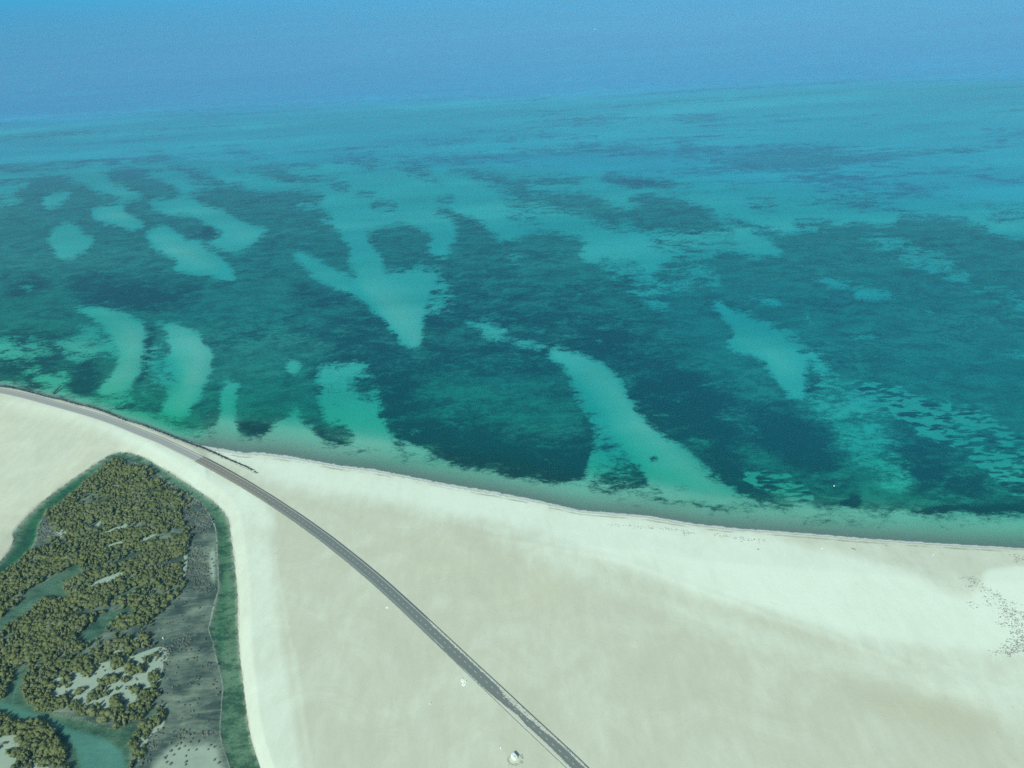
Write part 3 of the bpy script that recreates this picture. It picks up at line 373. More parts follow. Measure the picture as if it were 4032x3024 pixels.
def ground_material():
    m = NT('shore_ground'); P = m.pos()
    S, A, D, B, M, T, Zs, W = (m.attr(k) for k in ('S', 'A', 'D', 'B', 'M', 'T', 'Zs', 'W'))
    # sea bed: pale sand against seagrass, broken up by noise at several sizes
    Ps = m.map(P, (.62, 1.0, 1), rot=.25)
    n1 = m.noise(Ps, 1/22, 6, .62, .6); n2 = m.noise(Ps, 1/110, 3, .5); n3 = m.noise(Ps, 1/4.8, 5, .85, .3)
    lo = m.mul(m.sub(n2, .5), .5)
    nn = m.mul(m.sub(m.add(m.mul(n1, .5), m.mul(n3, .5)), .5), 8.0)
    n4 = m.noise(m.map(P, (.5, 1.2, 1), rot=.22), 1/8, 3, .5, .3); rip = m.ss(A, .95, 1.2); nn = m.add(m.mul(nn, m.sub(1.0, m.mul(rip, .75))), m.mul(m.mul(m.sub(n4, .5), 9.0), rip))
    sk2 = m.noise(m.map(P, (.13, 1, 1), rot=-.05), 1/120, 5, .6, .8); S = m.add(S, m.mul(m.mul(m.ss(Zs, 3.4, 4.8), m.ss(Zs, 8.2, 6.5)), m.mul(m.sub(sk2, .48), 2.3)))
    S = m.math('MINIMUM', m.math('MAXIMUM', S, 0.0), 1.0)
    gate = m.mul(m.mul(S, m.sub(1.0, S)), 4.0)
    k = m.add(S, m.mul(nn, m.add(m.add(m.mul(A, .20), .03), m.mul(gate, .42))))
    wd = m.add(.09, m.mul(m.mul(gate, .26), m.sub(1.0, rip))); sand = m.mul(m.ss(k, m.sub(.5, wd), m.add(.5, wd)), m.sub(1.0, m.mul(rip, .22)))
    dk = m.add(m.add(D, m.mul(nn, -.45)), m.mul(lo, 1.8))
    grass = m.mix(m.ss(dk, .2, .9), (.14, .225, .16), (.018, .045, .04))
    grass = m.mix(m.mul(m.ss(m.sub(nn, m.mul(D, 1.1)), -.30, .12), .75), grass, (.27, .36, .25))
    sd = m.mix(m.ss(m.add(n2, m.mul(n3, .2)), .3, .8), (.50, .56, .43), (.62, .66, .52))
    sd = m.mix(m.mul(m.ss(Zs, 1.6, .3), .9), sd, (.18, .23, .19))
    bed = m.mix(sand, grass, sd)
    # dry land
    nb = m.noise(P, 1/60, 5, .6, 1.0); nf = m.noise(m.map(P, (1, .35, 1), rot=-.7), 1/9, 5, .65); nl = m.noise(P, 1/190, 4, .5)
    b = m.add(B, m.add(m.mul(m.sub(nb, .5), .7), m.add(m.mul(m.sub(nf, .5), .55), m.mul(m.sub(nl, .5), .25))))
    land = m.mix(m.ss(b, -.1, 1.0), (.465, .532, .378), (.65, .812, .64))
    tan = m.math('MULTIPLY', T, m.ss(nb, .2, .7), clamp=True)
    land = m.mix(m.mul(tan, .75), land, m.mulc(land, (.97, .885, .75)))
    sp = m.ss(m.noise(P, 1/2.2, 2, .5), .68, .76); land = m.mix(m.mul(sp, .18), land, (.28, .33, .25))
    # mud of the mangrove flat
    st = m.noise(m.map(P, (.22, 1, 1), rot=.12), 1/7, 6, .7, 1.6); mb = m.noise(P, 1/26, 4, .6)
    mud = m.mix(m.ss(m.add(m.mul(st, .6), m.mul(mb, .8)), .52, .95), (.034, .068, .054), (.20, .285, .20))
    cl = m.ss(m.add(W, m.mul(m.sub(mb, .5), .35)), .35, .6)
    mud = m.mix(cl, mud, m.mix(st, (.23, .36, .27), (.34, .45, .33)))
    z = m.n('ShaderNodeSeparateXYZ', i0=P).outputs[2]
    zz = m.add(z, m.mul(m.sub(nf, .5), .10)); edge = m.ss(zz, .02, .11); c = m.mix(edge, m.mulc(land, (.55, .60, .56)), land)
    wl = m.mul(m.ss(zz, .12, .16), m.ss(zz, .23, .18)); c = m.mix(m.mul(wl, m.ss(n1, .42, .6)), c, m.mulc(c, (.62, .62, .60)))
    lg = m.attr('lag'); lb = m.mix(m.ss(m.add(m.attr('tq'), m.mul(nn, .12)), .15, .8), m.mix(m.ss(m.add(m.mul(nn, .6), m.mul(lo, 1.6)), -.45, .3), (.09, .15, .10), (.33, .40, .29)), (.36, .52, .38)); bed = m.mix(lg, bed, lb)
    c = m.mix(m.ss(m.add(z, m.mul(m.sub(nf, .5), .06)), -.1, .03), bed, c)
    c = m.mix(m.ss(M, .3, .7), c, mud)
    bump = m.n('ShaderNodeBump', Strength=.5, Distance=.6, Height=m.add(m.mul(nf, .5), m.mul(nb, 1.2)))
    return m.done(m.n('ShaderNodeBsdfPrincipled', Base__Color=c, Roughness=.92, Specular__IOR__Level=.15, Normal=bump))
def water_material():
    m = NT('sea_water'); d = m.attr('depth'); g = m.attr('green'); P = m.pos()
    stk = m.noise(m.map(P, (.16, 1, 1), rot=-.06), 1/170, 4, .55, .6); d0 = d; d = m.mul(d, m.lin(stk, .3, .7, .74, 1.3))
    def ex(k): return m.math('POWER', 2.71828, m.mul(d, -k))
    tint = m.n('ShaderNodeCombineColor', i0=ex(.52), i1=m.math('POWER', 2.71828, m.mul(d, m.sub(m.mul(m.attr('cdom'), .015), .10))), i2=m.math('POWER', 2.71828, m.mul(d, m.sub(-.075, m.mul(m.attr('cdom'), .095))))).outputs[0]
    gt = m.n('ShaderNodeCombineColor', i0=ex(.55), i1=ex(.24), i2=ex(.42)).outputs[0]
    tint = m.mix(g, tint, gt)
    sc = m.sub(1.0, m.math('POWER', 2.71828, m.mul(d0, -.30)))
    deep = m.ss(d0, 3.3, 8.0)
    col = m.mix(deep, m.mix(m.attr('cdom'), (.002, .068, .098), (.004, .065, .058)), (.022, .225, .43))
    col = m.mix(g, col, (.03, .075, .06))
    big = m.noise(m.map(P, (.25, 1, 1), rot=.1), 1/900, 4, .55)
    col = m.mulc(col, m.mix(big, (.82, .88, .92), (1.15, 1.1, 1.06)))
    scc = m.mulc(col, m.n('ShaderNodeCombineColor', i0=sc, i1=sc, i2=sc).outputs[0])
    foam = m.mul(m.ss(m.add(m.mul(d, -3.2), m.mul(m.noise(P, 1/7, 3, .6), 1.2)), -.35, .1), m.sub(1.0, g)); scc = m.mix(m.mul(foam, .7), scc, (.6, .72, .66)); tint = m.mix(m.mul(foam, .6), tint, (.2, .2, .2))
    body = m.n('ShaderNodeAddShader', i0=m.n('ShaderNodeBsdfTransparent', Color=tint).outputs[0], i1=m.n('ShaderNodeBsdfDiffuse', Color=scc).outputs[0])
    w1 = m.noise(m.map(P, (.35, 1, 1), rot=-.15), 1/5, 5, .7); w2 = m.noise(m.map(P, (.3, 1, 1), rot=-.1), 1/40, 3, .5)
    nrm = m.n('ShaderNodeBump', Strength=.15, Distance=.3, Height=m.add(w1, m.mul(w2, 2.0)))
    fr = m.n('ShaderNodeFresnel', IOR=1.33).outputs[0]; fr = m.mul(m.math('MINIMUM', m.math('MAXIMUM', m.sub(fr, .012), 0.0), .6), .5)
    gl = m.n('ShaderNodeBsdfGlossy', Color=(1, 1, 1), Roughness=.22, Normal=nrm)
    return m.done(m.n('ShaderNodeMixShader', i0=fr, i1=body.outputs[0], i2=gl.outputs[0]))
# ------------------------------------------------------------------ the terrain grid (polar, centred under the viewpoint)
def spaced(knots):
    out = []
    for a, b, st in knots:
        n = max(1, int(round((b-a)/st))); out += list(np.linspace(a, b, n, endpoint=False))
    return np.array(out+[knots[-1][1]])
az = np.radians(spaced([(-180, -56, 4), (-56, 56, .14), (56, 180, 4)])); az[-1] = math.pi
dep = np.radians(spaced([(.32, 4, .07), (4, 60, .135), (60, 88, 4)]))[::-1]
rad = H/np.tan(dep); rad = np.concatenate([[3], rad, [120000]])
A2, R2 = np.meshgrid(az, rad); GX = (R2*np.sin(A2)).ravel(); GY = (R2*np.cos(A2)).ravel()
ncol, nrow = len(az), len(rad)
ii = (np.arange(nrow-1)[:, None]*ncol+np.arange(ncol-1)[None, :]).ravel()
QUADS = np.stack([ii, ii+1, ii+ncol+1, ii+ncol], 1)
PX, PY = pix(GX, GY)
FLD = fields(PX, PY)
zg = FLD['z']
gm = ground_material(); wm = water_material()
g = mesh_np('ground', np.stack([GX, GY, zg], 1), QUADS, gm, smooth=True); tag(g, kind='structure')
for k in ('S', 'A', 'D', 'B', 'M', 'T', 'Zs', 'W', 'lag', 'tq'): attrib(g, k, FLD[k])
wet = (zg < .02)
def water_sheet(name, mask):
    q = QUADS[mask]; used, inv = np.unique(q, return_inverse=True)
    o = mesh_np(name, np.stack([GX[used], GY[used], np.zeros(len(used))], 1), inv.reshape(-1, 4), wm, smooth=True)
    attrib(o, 'depth', np.maximum(FLD['Zs'][used], 0)); attrib(o, 'green', FLD['G'][used]); attrib(o, 'cdom', FLD['cd'][used]); tag(o, kind='structure')
anywet = wet[QUADS].any(1); lag = (FLD['lag'] > .5)[QUADS].any(1)
water_sheet('sea', anywet & ~lag); water_sheet('lagoon_water', anywet & lag)
def height_at(x, y):
    p = pix(np.atleast_1d(float(x)), np.atleast_1d(float(y))); return float(fields(*p)['z'][0])
# ------------------------------------------------------------------ road
RZ = 1.72
RW = ground(ROADPX, RZ)
def catmull(P, n=10):
    P = np.vstack([2*P[0]-P[1], P, 2*P[-1]-P[-2]]); out = []
    for i in range(1, len(P)-2):
        p0, p1, p2, p3 = P[i-1:i+3]
        for t in np.linspace(0, 1, n, endpoint=False):
            out.append(.5*((2*p1)+(-p0+p2)*t+(2*p0-5*p1+4*p2-p3)*t*t+(-p0+3*p1-3*p2+p3)*t**3))
    return np.array(out+[P[-2]])
def resample(P, step):
    d = np.r_[0, np.cumsum(np.linalg.norm(np.diff(P, axis=0), axis=1))]; n = int(d[-1]/step); u = np.linspace(0, d[-1], n+1)
    return np.stack([np.interp(u, d, P[:, 0]), np.interp(u, d, P[:, 1])], 1), u
rc, ru = resample(catmull(RW, 12), 2.0)
for _ in range(12): rc[1:-1] = .25*rc[:-2]+.5*rc[1:-1]+.25*rc[2:]
tg = np.gradient(rc, axis=0); tg /= np.linalg.norm(tg, axis=1)[:, None]; nr = np.stack([-tg[:, 1], tg[:, 0]], 1)  # left of travel = seaward side
def u_at(t, x, y):
    p = gp(t, [(x, y)], RZ)[0]; return ru[np.argmin(((rc-p)**2).sum(1))]
HWS, HWL = 5.45, 5.35
def ribbon(name, mat, v0, v1, z, u0=-1e9, u1=1e9, parent=None, skirt=0):
    m = (ru >= u0) & (ru <= u1); c, n_ = rc[m], nr[m]; cols = [v0, v1] if not skirt else list(np.linspace(v0, v1, 9))
    if skirt: cols = [v0-.4]+cols+[v1+.4]
    zz = [z-.6]+[z]*9+[z-.6] if skirt else [z, z]
    V = np.concatenate([np.c_[c+n_*v, np.full(len(c), q)] for v, q in zip(cols, zz)]); L = len(c)
    Fq = [(j*L+i, j*L+i+1, (j+1)*L+i+1, (j+1)*L+i) for j in range(len(cols)-1) for i in range(L-1)]
    o = mesh_np(name, V, Fq, mat, parent)
    if skirt:
        attrib(o, 'u', np.tile(ru[m], len(cols))); attrib(o, 'v', np.repeat(cols, L))
    return o
U_BR0, U_BR1, U_GR = u_at('Q', 1020, 595), u_at('V', 100, 60), u_at('V', 700, 430)
def interp_attr(pts): return np.interp(ru, [p[0] for p in pts], [p[1] for p in pts])
ua = lambda x, y: u_at('U', x, y)
seaward = interp_attr([(ua(100, 330), .2), (ua(225, 440), 2.4), (ua(330, 540), 2.2), (ua(450, 660), 2.3), (ua(600, 800), 2.0), (ua(760, 950), 2.0), (ua(840, 1030), 3.9), (ua(960, 1140), 4.4), (ua(1060, 1240), 3.6), (ua(1180, 1340), 3.4), (ua(1260, 1410), 2.4), (ua(1350, 1500), 1.6), (ua(1451, 1631), 2.3), (ua(1451, 1631)+80, .5)])
inland = interp_attr([(ua(420, 700), 0), (ua(520, 800), 1.0), (ua(700, 980), .9), (ua(800, 1060), 1.8), (ua(880, 1140), 2.6), (ua(960, 1200), 3.6), (ua(1060, 1290), 2.6), (ua(1180, 1390), 3.0), (ua(1280, 1490), 3.0), (ua(1390, 1600), 2.6), (ua(1451, 1631)+60, 1.5), (ua(1451, 1631)+200, 0)])
def road_material():
    m = NT('asphalt_road'); P = m.pos(); u, v, a, b = (m.attr(k) for k in ('u', 'v', 'sw', 'il'))
    n = m.noise(P, 1/2.5, 4, .65); f = m.noise(P, 1.5, 3, .6)
    far = m.ss(u, U_BR0-.5, U_BR0+.5); gr = m.ss(u, U_BR1-40, U_GR+40)
    c = m.mix(far, (.30, .35, .305), m.mix(gr, (.20, .215, .165), (.155, .20, .17)))
    dusty = m.mul(m.sub(1.0, far), m.ss(m.math('ABSOLUTE', m.add(v, .3)), 2.4, 5.4)); c = m.mix(m.mul(dusty, .75), c, (.47, .53, .44))
    c = m.mulc(c, m.mix(f, (.86, .86, .86), (1.12, 1.12, 1.12)))
    wheel = m.math('PINGPONG', m.math('ABSOLUTE', m.add(v, 0)), 1.8); c = m.mix(m.mul(m.ss(wheel, .9, 1.8), .10), c, (.08, .1, .09))
    jag = m.mul(m.sub(m.noise(P, 1/1.6, 4, .65), .5), 3.4); jag2 = m.mul(m.sub(n, .5), 2.2)
    ds = m.sub(m.add(a, m.add(jag, jag2)), m.sub(HWS, v)); dl = m.sub(m.add(b, m.mul(jag, .6)), m.add(HWL, v))
    s1 = m.mul(m.ss(ds, -.1, .35), m.ss(m.sub(HWS, v), .5, .75)); s1 = m.mul(s1, m.ss(a, .3, .9)); s2 = m.mul(m.ss(dl, -.1, .3), m.ss(m.add(HWL, v), .5, .7)); s2 = m.mul(s2, m.ss(b, .3, .9))
    s1 = m.mul(s1, m.mix(m.ss(m.noise(P, 1/1.3, 3, .6), .35, .5), (.25, .25, .25), (1, 1, 1)))
    sd = m.math('MAXIMUM', s1, s2); edge = m.math('MAXIMUM', m.ss(m.add(v, m.mul(m.sub(n, .5), 1.4)), HWS-.25, HWS+.3), m.ss(m.sub(m.mul(m.sub(n, .5), 1.6), v), HWL-.25, HWL+.3))
    c = m.mix(m.mul(sd, .92), c, (.52, .60, .45)); c = m.mix(m.mul(edge, .6), c, (.46, .55, .42))
    return m.done(m.n('ShaderNodeBsdfPrincipled', Base__Color=c, Roughness=.9, Specular__IOR__Level=.25))
road = ribbon('road', road_material(), -HWL, HWS, RZ, skirt=1); tag(road, kind='structure')
attrib(road, 'sw', np.tile(seaward, 11)); attrib(road, 'il', np.tile(inland, 11))
paintm = plain('road_paint', (.62, .70, .62), .7, var=.12, scale=.4); dullp = plain('worn_road_paint', (.42, .50, .44), .8, var=.15, scale=.3)
uend = u_at('U', 790, 1080); ufar = u_at('Q', 60, 150); un0, un1 = u_at('V', 375, 290), u_at('V', 440, 325)
ribbon('edge_line', paintm, 3.55, 3.80, RZ+.012, u0=u_at('Q', 380, 300), parent=road)
ribbon('edge_line', dullp, -3.72, -3.50, RZ+.012, u0=u_at('Q', 240, 290), u1=un0, parent=road)
ribbon('edge_line', dullp, -3.72, -3.50, RZ+.012, u0=un1, u1=u_at('U', 240, 540), parent=road); ribbon('edge_line', paintm, -3.74, -3.48, RZ+.012, u0=u_at('U', 240, 540), u1=u_at('U', 330, 620), parent=road)
def dashes():
    V, Fs = [], []; u = u_at('U', 1451, 1631)-.9; us = []
    for k in range(-40, 90): us.append(u-k*PITCH_M)
    for k in us:
        if k < ufar or k > ru[-1]-5: continue
        if abs(k-u_at('V', 512, 310)) < 3: continue
        pts = []
        for q in (k, k+1.9):
            c = np.array([np.interp(q, ru, rc[:, 0]), np.interp(q, ru, rc[:, 1])]); n_ = np.array([np.interp(q, ru, nr[:, 0]), np.interp(q, ru, nr[:, 1])])
            pts += [c+n_*.1, c-n_*.1]
        b = len(V); V += [(*pts[0], RZ+.014), (*pts[1], RZ+.014), (*pts[3], RZ+.014), (*pts[2], RZ+.014)]; Fs.append((b, b+1, b+2, b+3))
    return V, Fs
PITCH_M = abs(u_at('U', 1451, 1631)-u_at('K', 1402, 344))/28.0
V, Fs = dashes(); py_mesh('centre_line', V, Fs, paintm, road)
# dark gravel kerb fringe of the shoulders
grav = plain('gravel_edge', (.33, .40, .32), .95, var=.35, scale=.7)
# ------------------------------------------------------------------ rocks
def ico(sub=1):
    import bmesh
    bm = bmesh.new(); bmesh.ops.create_icosphere(bm, subdivisions=sub, radius=1.0)
    V = np.array([v.co[:] for v in bm.verts]); Fq = np.array([[v.index for v in f.verts] for f in bm.faces]); bm.free(); return V, Fq
IV, IF = ico(1); IV2, IF2 = ico(2)
def blobs(name, cen, size, flat, mat, seed=1, base=(IV, IF), rough=.25, parent=None):
    r = np.random.default_rng(seed); n = len(cen); bv, bf = base
    V = np.repeat(bv[None], n, 0)*(1+r.normal(0, rough, (n, len(bv), 1)).clip(-.5, .6))
    a = r.uniform(0, 6.28, n); ca, sa = np.cos(a)[:, None], np.sin(a)[:, None]
    st = r.uniform(.75, 1.35, (n, 1)); x = V[:, :, 0]*st; y = V[:, :, 1]/st
    V = np.stack([x*ca-y*sa, x*sa+y*ca, V[:, :, 2]*flat], -1)*np.asarray(size).reshape(-1, 1, 1)+np.asarray(cen)[:, None, :]
    Fq = (bf[None]+(np.arange(n)*len(bv))[:, None, None]).reshape(-1, 3); return mesh_np(name, V.reshape(-1, 3), Fq, mat, parent)
rockm = plain('dark_armour_rock', (.055, .075, .08), .9, var=.5, scale=.6); rockp = plain('sandy_rubble', (.26, .32, .28), .95, var=.5, scale=.5)
rev = np.vstack([[(-900, 1440)], src('R', [(-80, 62), (0, 74), (200, 99), (450, 160), (650, 214), (850, 256), (1000, 298), (1100, 328), (1200, 345), (1400, 408), (1700, 528), (1950, 602), (2180, 690)]),
    src('Q', [(250, 25), (460, 113), (710, 203), (920, 285), (1140, 362), (1500, 520), (1800, 650), (2080, 770)]), src('d', [(1645, 1386), (1674, 1406)])])
rw, rwu = resample(catmull(ground(rev, .8), 8), .55)
tr = np.gradient(rw, axis=0); tr /= np.linalg.norm(tr, axis=1)[:, None]; nn = np.stack([-tr[:, 1], tr[:, 0]], 1)
sgn = 1.0 if nn[len(nn)//2, 1] > 0 else -1.0; nn *= sgn
prog = np.linspace(0, 1, len(rw))
cen = []; sz = []
for j, off in enumerate((-1.5, -.6, .2, 1.0, 1.8)):
    o_ = off*.8+rng.normal(0, .3, len(rw)); keep = rng.random(len(rw)) < (.7 if j > 0 else .35)
    p = rw+nn*o_[:, None]; z = 1.25-.38*(off+1.5)+rng.normal(0, .1, len(rw))
    cen.append(np.c_[p, z][keep]); sz.append(rng.uniform(.3, .68, keep.sum()))
rr = blobs('rock_revetment', np.vstack(cen), np.concatenate(sz), .75, rockm, 3); tag(rr, kind='stuff')
p = rw[int(len(rw)*.55):]; n_ = nn[int(len(rw)*.55):]; k = rng.random(len(p)) < .8
rb = blobs('rubble_apron', np.c_[p-n_*(rng.uniform(1.6, 4.2, len(p)))[:, None], np.full(len(p), 1.5)][k], rng.uniform(.15, .4, k.sum()), .5, rockp, 4); tag(rb, kind='stuff')
gline, _ = resample(gp('R', [(722, 172), (760, 130), (800, 88), (828, 64)], .1), .5)
gg = np.repeat(gline, 3, 0)+rng.normal(0, .55, (len(gline)*3, 2))
go = blobs('rock_groyne', np.c_[gg, rng.uniform(-.2, .35, len(gg))], rng.uniform(.35, .8, len(gg)), .7, rockm, 5)
tag(go, 'short dark rock groyne poking from the causeway shore into pale water', 'groyne')
# ------------------------------------------------------------------ mangroves
def leaf_material(name, c0, c1, c2):
    m = NT(name); P = m.pos(); a = m.noise(P, 1/3.5, 2, .5); b = m.noise(P, 1.3, 3, .7); l = m.noise(P, 1/30, 3, .5)
    c = m.mix(m.ss(m.add(m.mul(a, .6), m.mul(l, .5)), .38, .72), c0, c1); c = m.mix(m.mul(m.ss(b, .5, .75), .55), c, c2); c = m.mix(m.mul(m.ss(m.noise(P, 1/14, 3, .6), .52, .66), .55), c, tuple(q*f for q, f in zip(c2, (.72, .78, 1.15))))
    return m.done(m.n('ShaderNodeBsdfPrincipled', Base__Color=c, Roughness=.75, Specular__IOR__Level=.2))
leafm = leaf_material('mangrove_leaves', (.075, .11, .038), (.125, .165, .055), (.185, .22, .08))
greym = leaf_material('grey_scrub_leaves', (.09, .12, .085), (.15, .18, .13), (.21, .23, .17))
bark = plain('mangrove_bark', (.10, .09, .07), .9, var=.3, scale=3)
def crown(seed, nl=8, leaves=50, spread=1.0, lf=.13):
    r = np.random.default_rng(seed); VV, FF, k = [], [], 0
    for i in range(nl):
        a = r.uniform(0, 6.28); d = 0 if i == 0 else r.uniform(.35, .75)*spread; s = .62 if i == 0 else r.uniform(.22, .44)
        c = np.array([math.cos(a)*d, math.sin(a)*d, (.55 if i == 0 else r.uniform(.30, .72)*(1.15-d*.6))])
        v = IV*(1+r.normal(0, .26, (len(IV), 1)))*(s, s, s*.72)+c; VV.append(v); FF.append(IF+k); k += len(v)
    n = leaves; a = r.uniform(0, 6.28, n); d = np.sqrt(r.uniform(0, 1.1, n))*spread; z = .95-.5*d**2+r.normal(0, .10, n)
    for i in range(n):
        c = np.array([math.cos(a[i])*d[i], math.sin(a[i])*d[i], max(z[i], .12)]); q = r.normal(0, 1, (3, 3)); q -= q.mean(0); q *= lf/np.abs(q).max()
        VV.append(c+q*(1, 1, .6)); FF.append(np.array([[0, 1, 2]])+k); k += 3
    return np.vstack(VV), np.vstack(FF)
PROTO = [crown(100+i, 5+i % 4, 36, 1.0+.12*(i % 3)) for i in range(7)]
NEARP = [crown(200+i, 15+i % 5, 150, 1.0+.12*(i % 3), .085) for i in range(8)]
def merge(name, items, protos, mat, seed=0):
    r = np.random.default_rng(seed); VV, FF, k = [], [], 0; pi = r.integers(0, len(protos), len(items)); an = r.uniform(0, 6.28, len(items))
    for j, (pv, pf) in enumerate(protos):
        it = items[pi == j]; a = an[pi == j]
        if len(it) == 0: continue
        ca, sa = np.cos(a)[:, None], np.sin(a)[:, None]; s = it[:, 3:4]; h = it[:, 4:5]
        x = pv[None, :, 0]*s; y = pv[None, :, 1]*s
        V = np.stack([x*ca-y*sa+it[:, 0:1], x*sa+y*ca+it[:, 1:2], pv[None, :, 2]*h+it[:, 2:3]], -1).reshape(-1, 3)
        VV.append(V); FF.append((pf[None]+(np.arange(len(it))*len(pv))[:, None, None]).reshape(-1, 3)+k); k += len(V)
    return mesh_np(name, np.vstack(VV), np.vstack(FF), mat)
ext = gp('L', [(0, 150), (1800, 150), (0, 1659)]); ext2 = gp('M', [(-150, 1800), (2100, 1800), (-150, 1000)])
x0, x1 = min(ext[:, 0].min(), ext2[:, 0].min())-10, 60; y0, y1 = ext2[:, 1].min()-5, ext[:, 1].max()+20
def cand(step, seed):
    r = np.random.default_rng(seed); X, Y = np.meshgrid(np.arange(x0, x1, step), np.arange(y0, y1, step)); X = X.ravel()+r.uniform(-.42, .42, X.size)*step; Y = Y.ravel()+r.uniform(-.42, .42, Y.size)*step
    px, py = pix(X, Y); k = (px > -60) & (px < 300) & (py > 400) & (py < 830); return X[k], Y[k], px[k], py[k], r
def on_flat(px, py): f = fields(px, py); return (f['M'] > .5) & (f['z'] > -.15), f
X, Y, px, py, r = cand(2.75, 11); d, s = grove(px, py); ok, f = on_flat(px, py)
acc = (r.random(len(X)) < d*(1-.75*s)) & (f['z'] > -.3) & ((f['M'] > .4) | (d > .9))
fx = np.random.default_rng(5); from mathutils import noise as mnoise
row = np.array([mnoise.fractal(Vector((a*.022+b*.006, b*.085-a*.02, 3.1)), .7, 2.1, 4) for a, b in zip(X, Y)]); patchy = np.clip(.5+row*.9, 0, 1); gapm = np.where(py > 655, 1, np.clip((row+.47)/.2, .12, 1))
acc &= r.random(len(X)) < gapm*(.8+.2*patchy)
T = np.stack([X, Y, np.zeros_like(X), (1.15+2.9*r.random(len(X))**2)*(.8+.45*patchy), r.uniform(2.2, 3.6, len(X))+1.6*patchy], 1)[acc]; tp = np.stack([px, py, d], 1)[acc]
inview = (tp[:, 0] > 2) & (tp[:, 0] < 1006) & (tp[:, 1] < 760)
dist = np.hypot(np.hypot(T[:, 0], T[:, 1]), H); order = np.argsort(np.where(inview, dist/T[:, 3]**.35, 1e9)); near = order[:296]; rest = order[296:]
wood = merge('mangrove_wood', T[rest], PROTO, leafm, 1); tag(wood, kind='stuff')
print('trees', len(T))
def trunk_mesh(i):
    r = random.Random(i); parts = []
    for q in range(4):
        a = q*1.57+r.random(); V, Fs = [], []; top = (.25*math.cos(a), .25*math.sin(a), .62); base = (.22*math.cos(a+.4), .22*math.sin(a+.4), -.02)
        for (c, w) in ((base, .07), (tuple((base[j]+top[j])/2+.02 for j in range(3)), .05), (top, .03)):
            for e in range(6): V.append((c[0]+w*math.cos(e*1.047), c[1]+w*math.sin(e*1.047), c[2]))
        for l in (0, 6): Fs += [(l+e, l+(e+1) % 6, l+6+(e+1) % 6, l+6+e) for e in range(6)]
        parts.append((V, Fs))
    return join(parts)
LIB = []
for i in range(8):
    e = empty('mangrove_tree', (0, 0, 0)); v, fq = NEARP[i]; c = mesh_np('crown', v, fq, leafm, e); V, Fs = trunk_mesh(i); t = py_mesh('trunk', V, Fs, bark, e); LIB.append([e, c, t, False])
def zone(px, py):
    D = px/.5*1.097/2  # unused scale
    mx, my = (px*4)*2.1944, (py*4-2268)*2.1944
    if my > 1090 and mx < 650: return 'of the corner clump below the turquoise creek'
    if mx > 1080 and my > 1080: return 'of the belt between creek and grey mudflat'
    if my > 1050 and 600 < mx <= 1250: return 'of the row along the creek top bank'
    if my > 730 and mx > 380: return 'of the loose trees on the pale clearing'
    if mx <= 380 and my > 730: return 'of the canopy left of the pale clearing'
    return 'of the canopy above the pale clearing'
ZB = {}
for j, i in enumerate(near):
    L = LIB[j % 8]; x, y, z, s, h = T[i]
    if not L[3]: e, c, t = L[0], L[1], L[2]; L[3] = True
    else:
        e = L[0].copy(); COL.objects.link(e)
        for o in (L[1], L[2]):
            q = o.copy(); COL.objects.link(q); q.parent = e
    e.location = (x, y, z); e.scale = (s, s, h); e.rotation_euler = (0, 0, random.uniform(0, 6.28))
    zn = zone(tp[i, 0], tp[i, 1]); qx, qy = tp[i, 0]*4, tp[i, 1]*4
    zk = ZB.setdefault(zn, [min(tp[q, 0]*4 for q in near if zone(*tp[q, :2]) == zn), max(tp[q, 0]*4 for q in near if zone(*tp[q, :2]) == zn), min(tp[q, 1]*4 for q in near if zone(*tp[q, :2]) == zn), max(tp[q, 1]*4 for q in near if zone(*tp[q, :2]) == zn)])
    hx_ = ['left', 'middle', 'right'][min(2, int(3*(qx-zk[0])/(zk[1]-zk[0]+1)))]; hy_ = ['upper', 'lower'][min(1, int(2*(qy-zk[2])/(zk[3]-zk[2]+1)))]
    sz_ = 'broad crowned' if s > 2.5 else ('small crowned' if s < 1.75 else 'rounded')
    lb = f'{sz_} mangrove, {hy_} {hx_} {zn}'; tag(e, lb, 'mangrove tree', f'{sz_} mangroves at the {hy_} {hx_} {zn}'[:90])
# grey low scrub on the mud
X, Y, px, py, r = cand(1.75, 12); d, s = grove(px, py); ok, f = on_flat(px, py)
acc = ok & (r.random(len(X)) < np.clip(s*.62+.035*(px > 120), 0, 1))
T2 = np.stack([X, Y, f['z']*0+.05, r.uniform(.6, 1.25, len(X)), r.uniform(.5, 1.3, len(X))], 1)[acc]
sc_ = merge('grey_scrub', T2, PROTO, greym, 2); tag(sc_, kind='stuff')
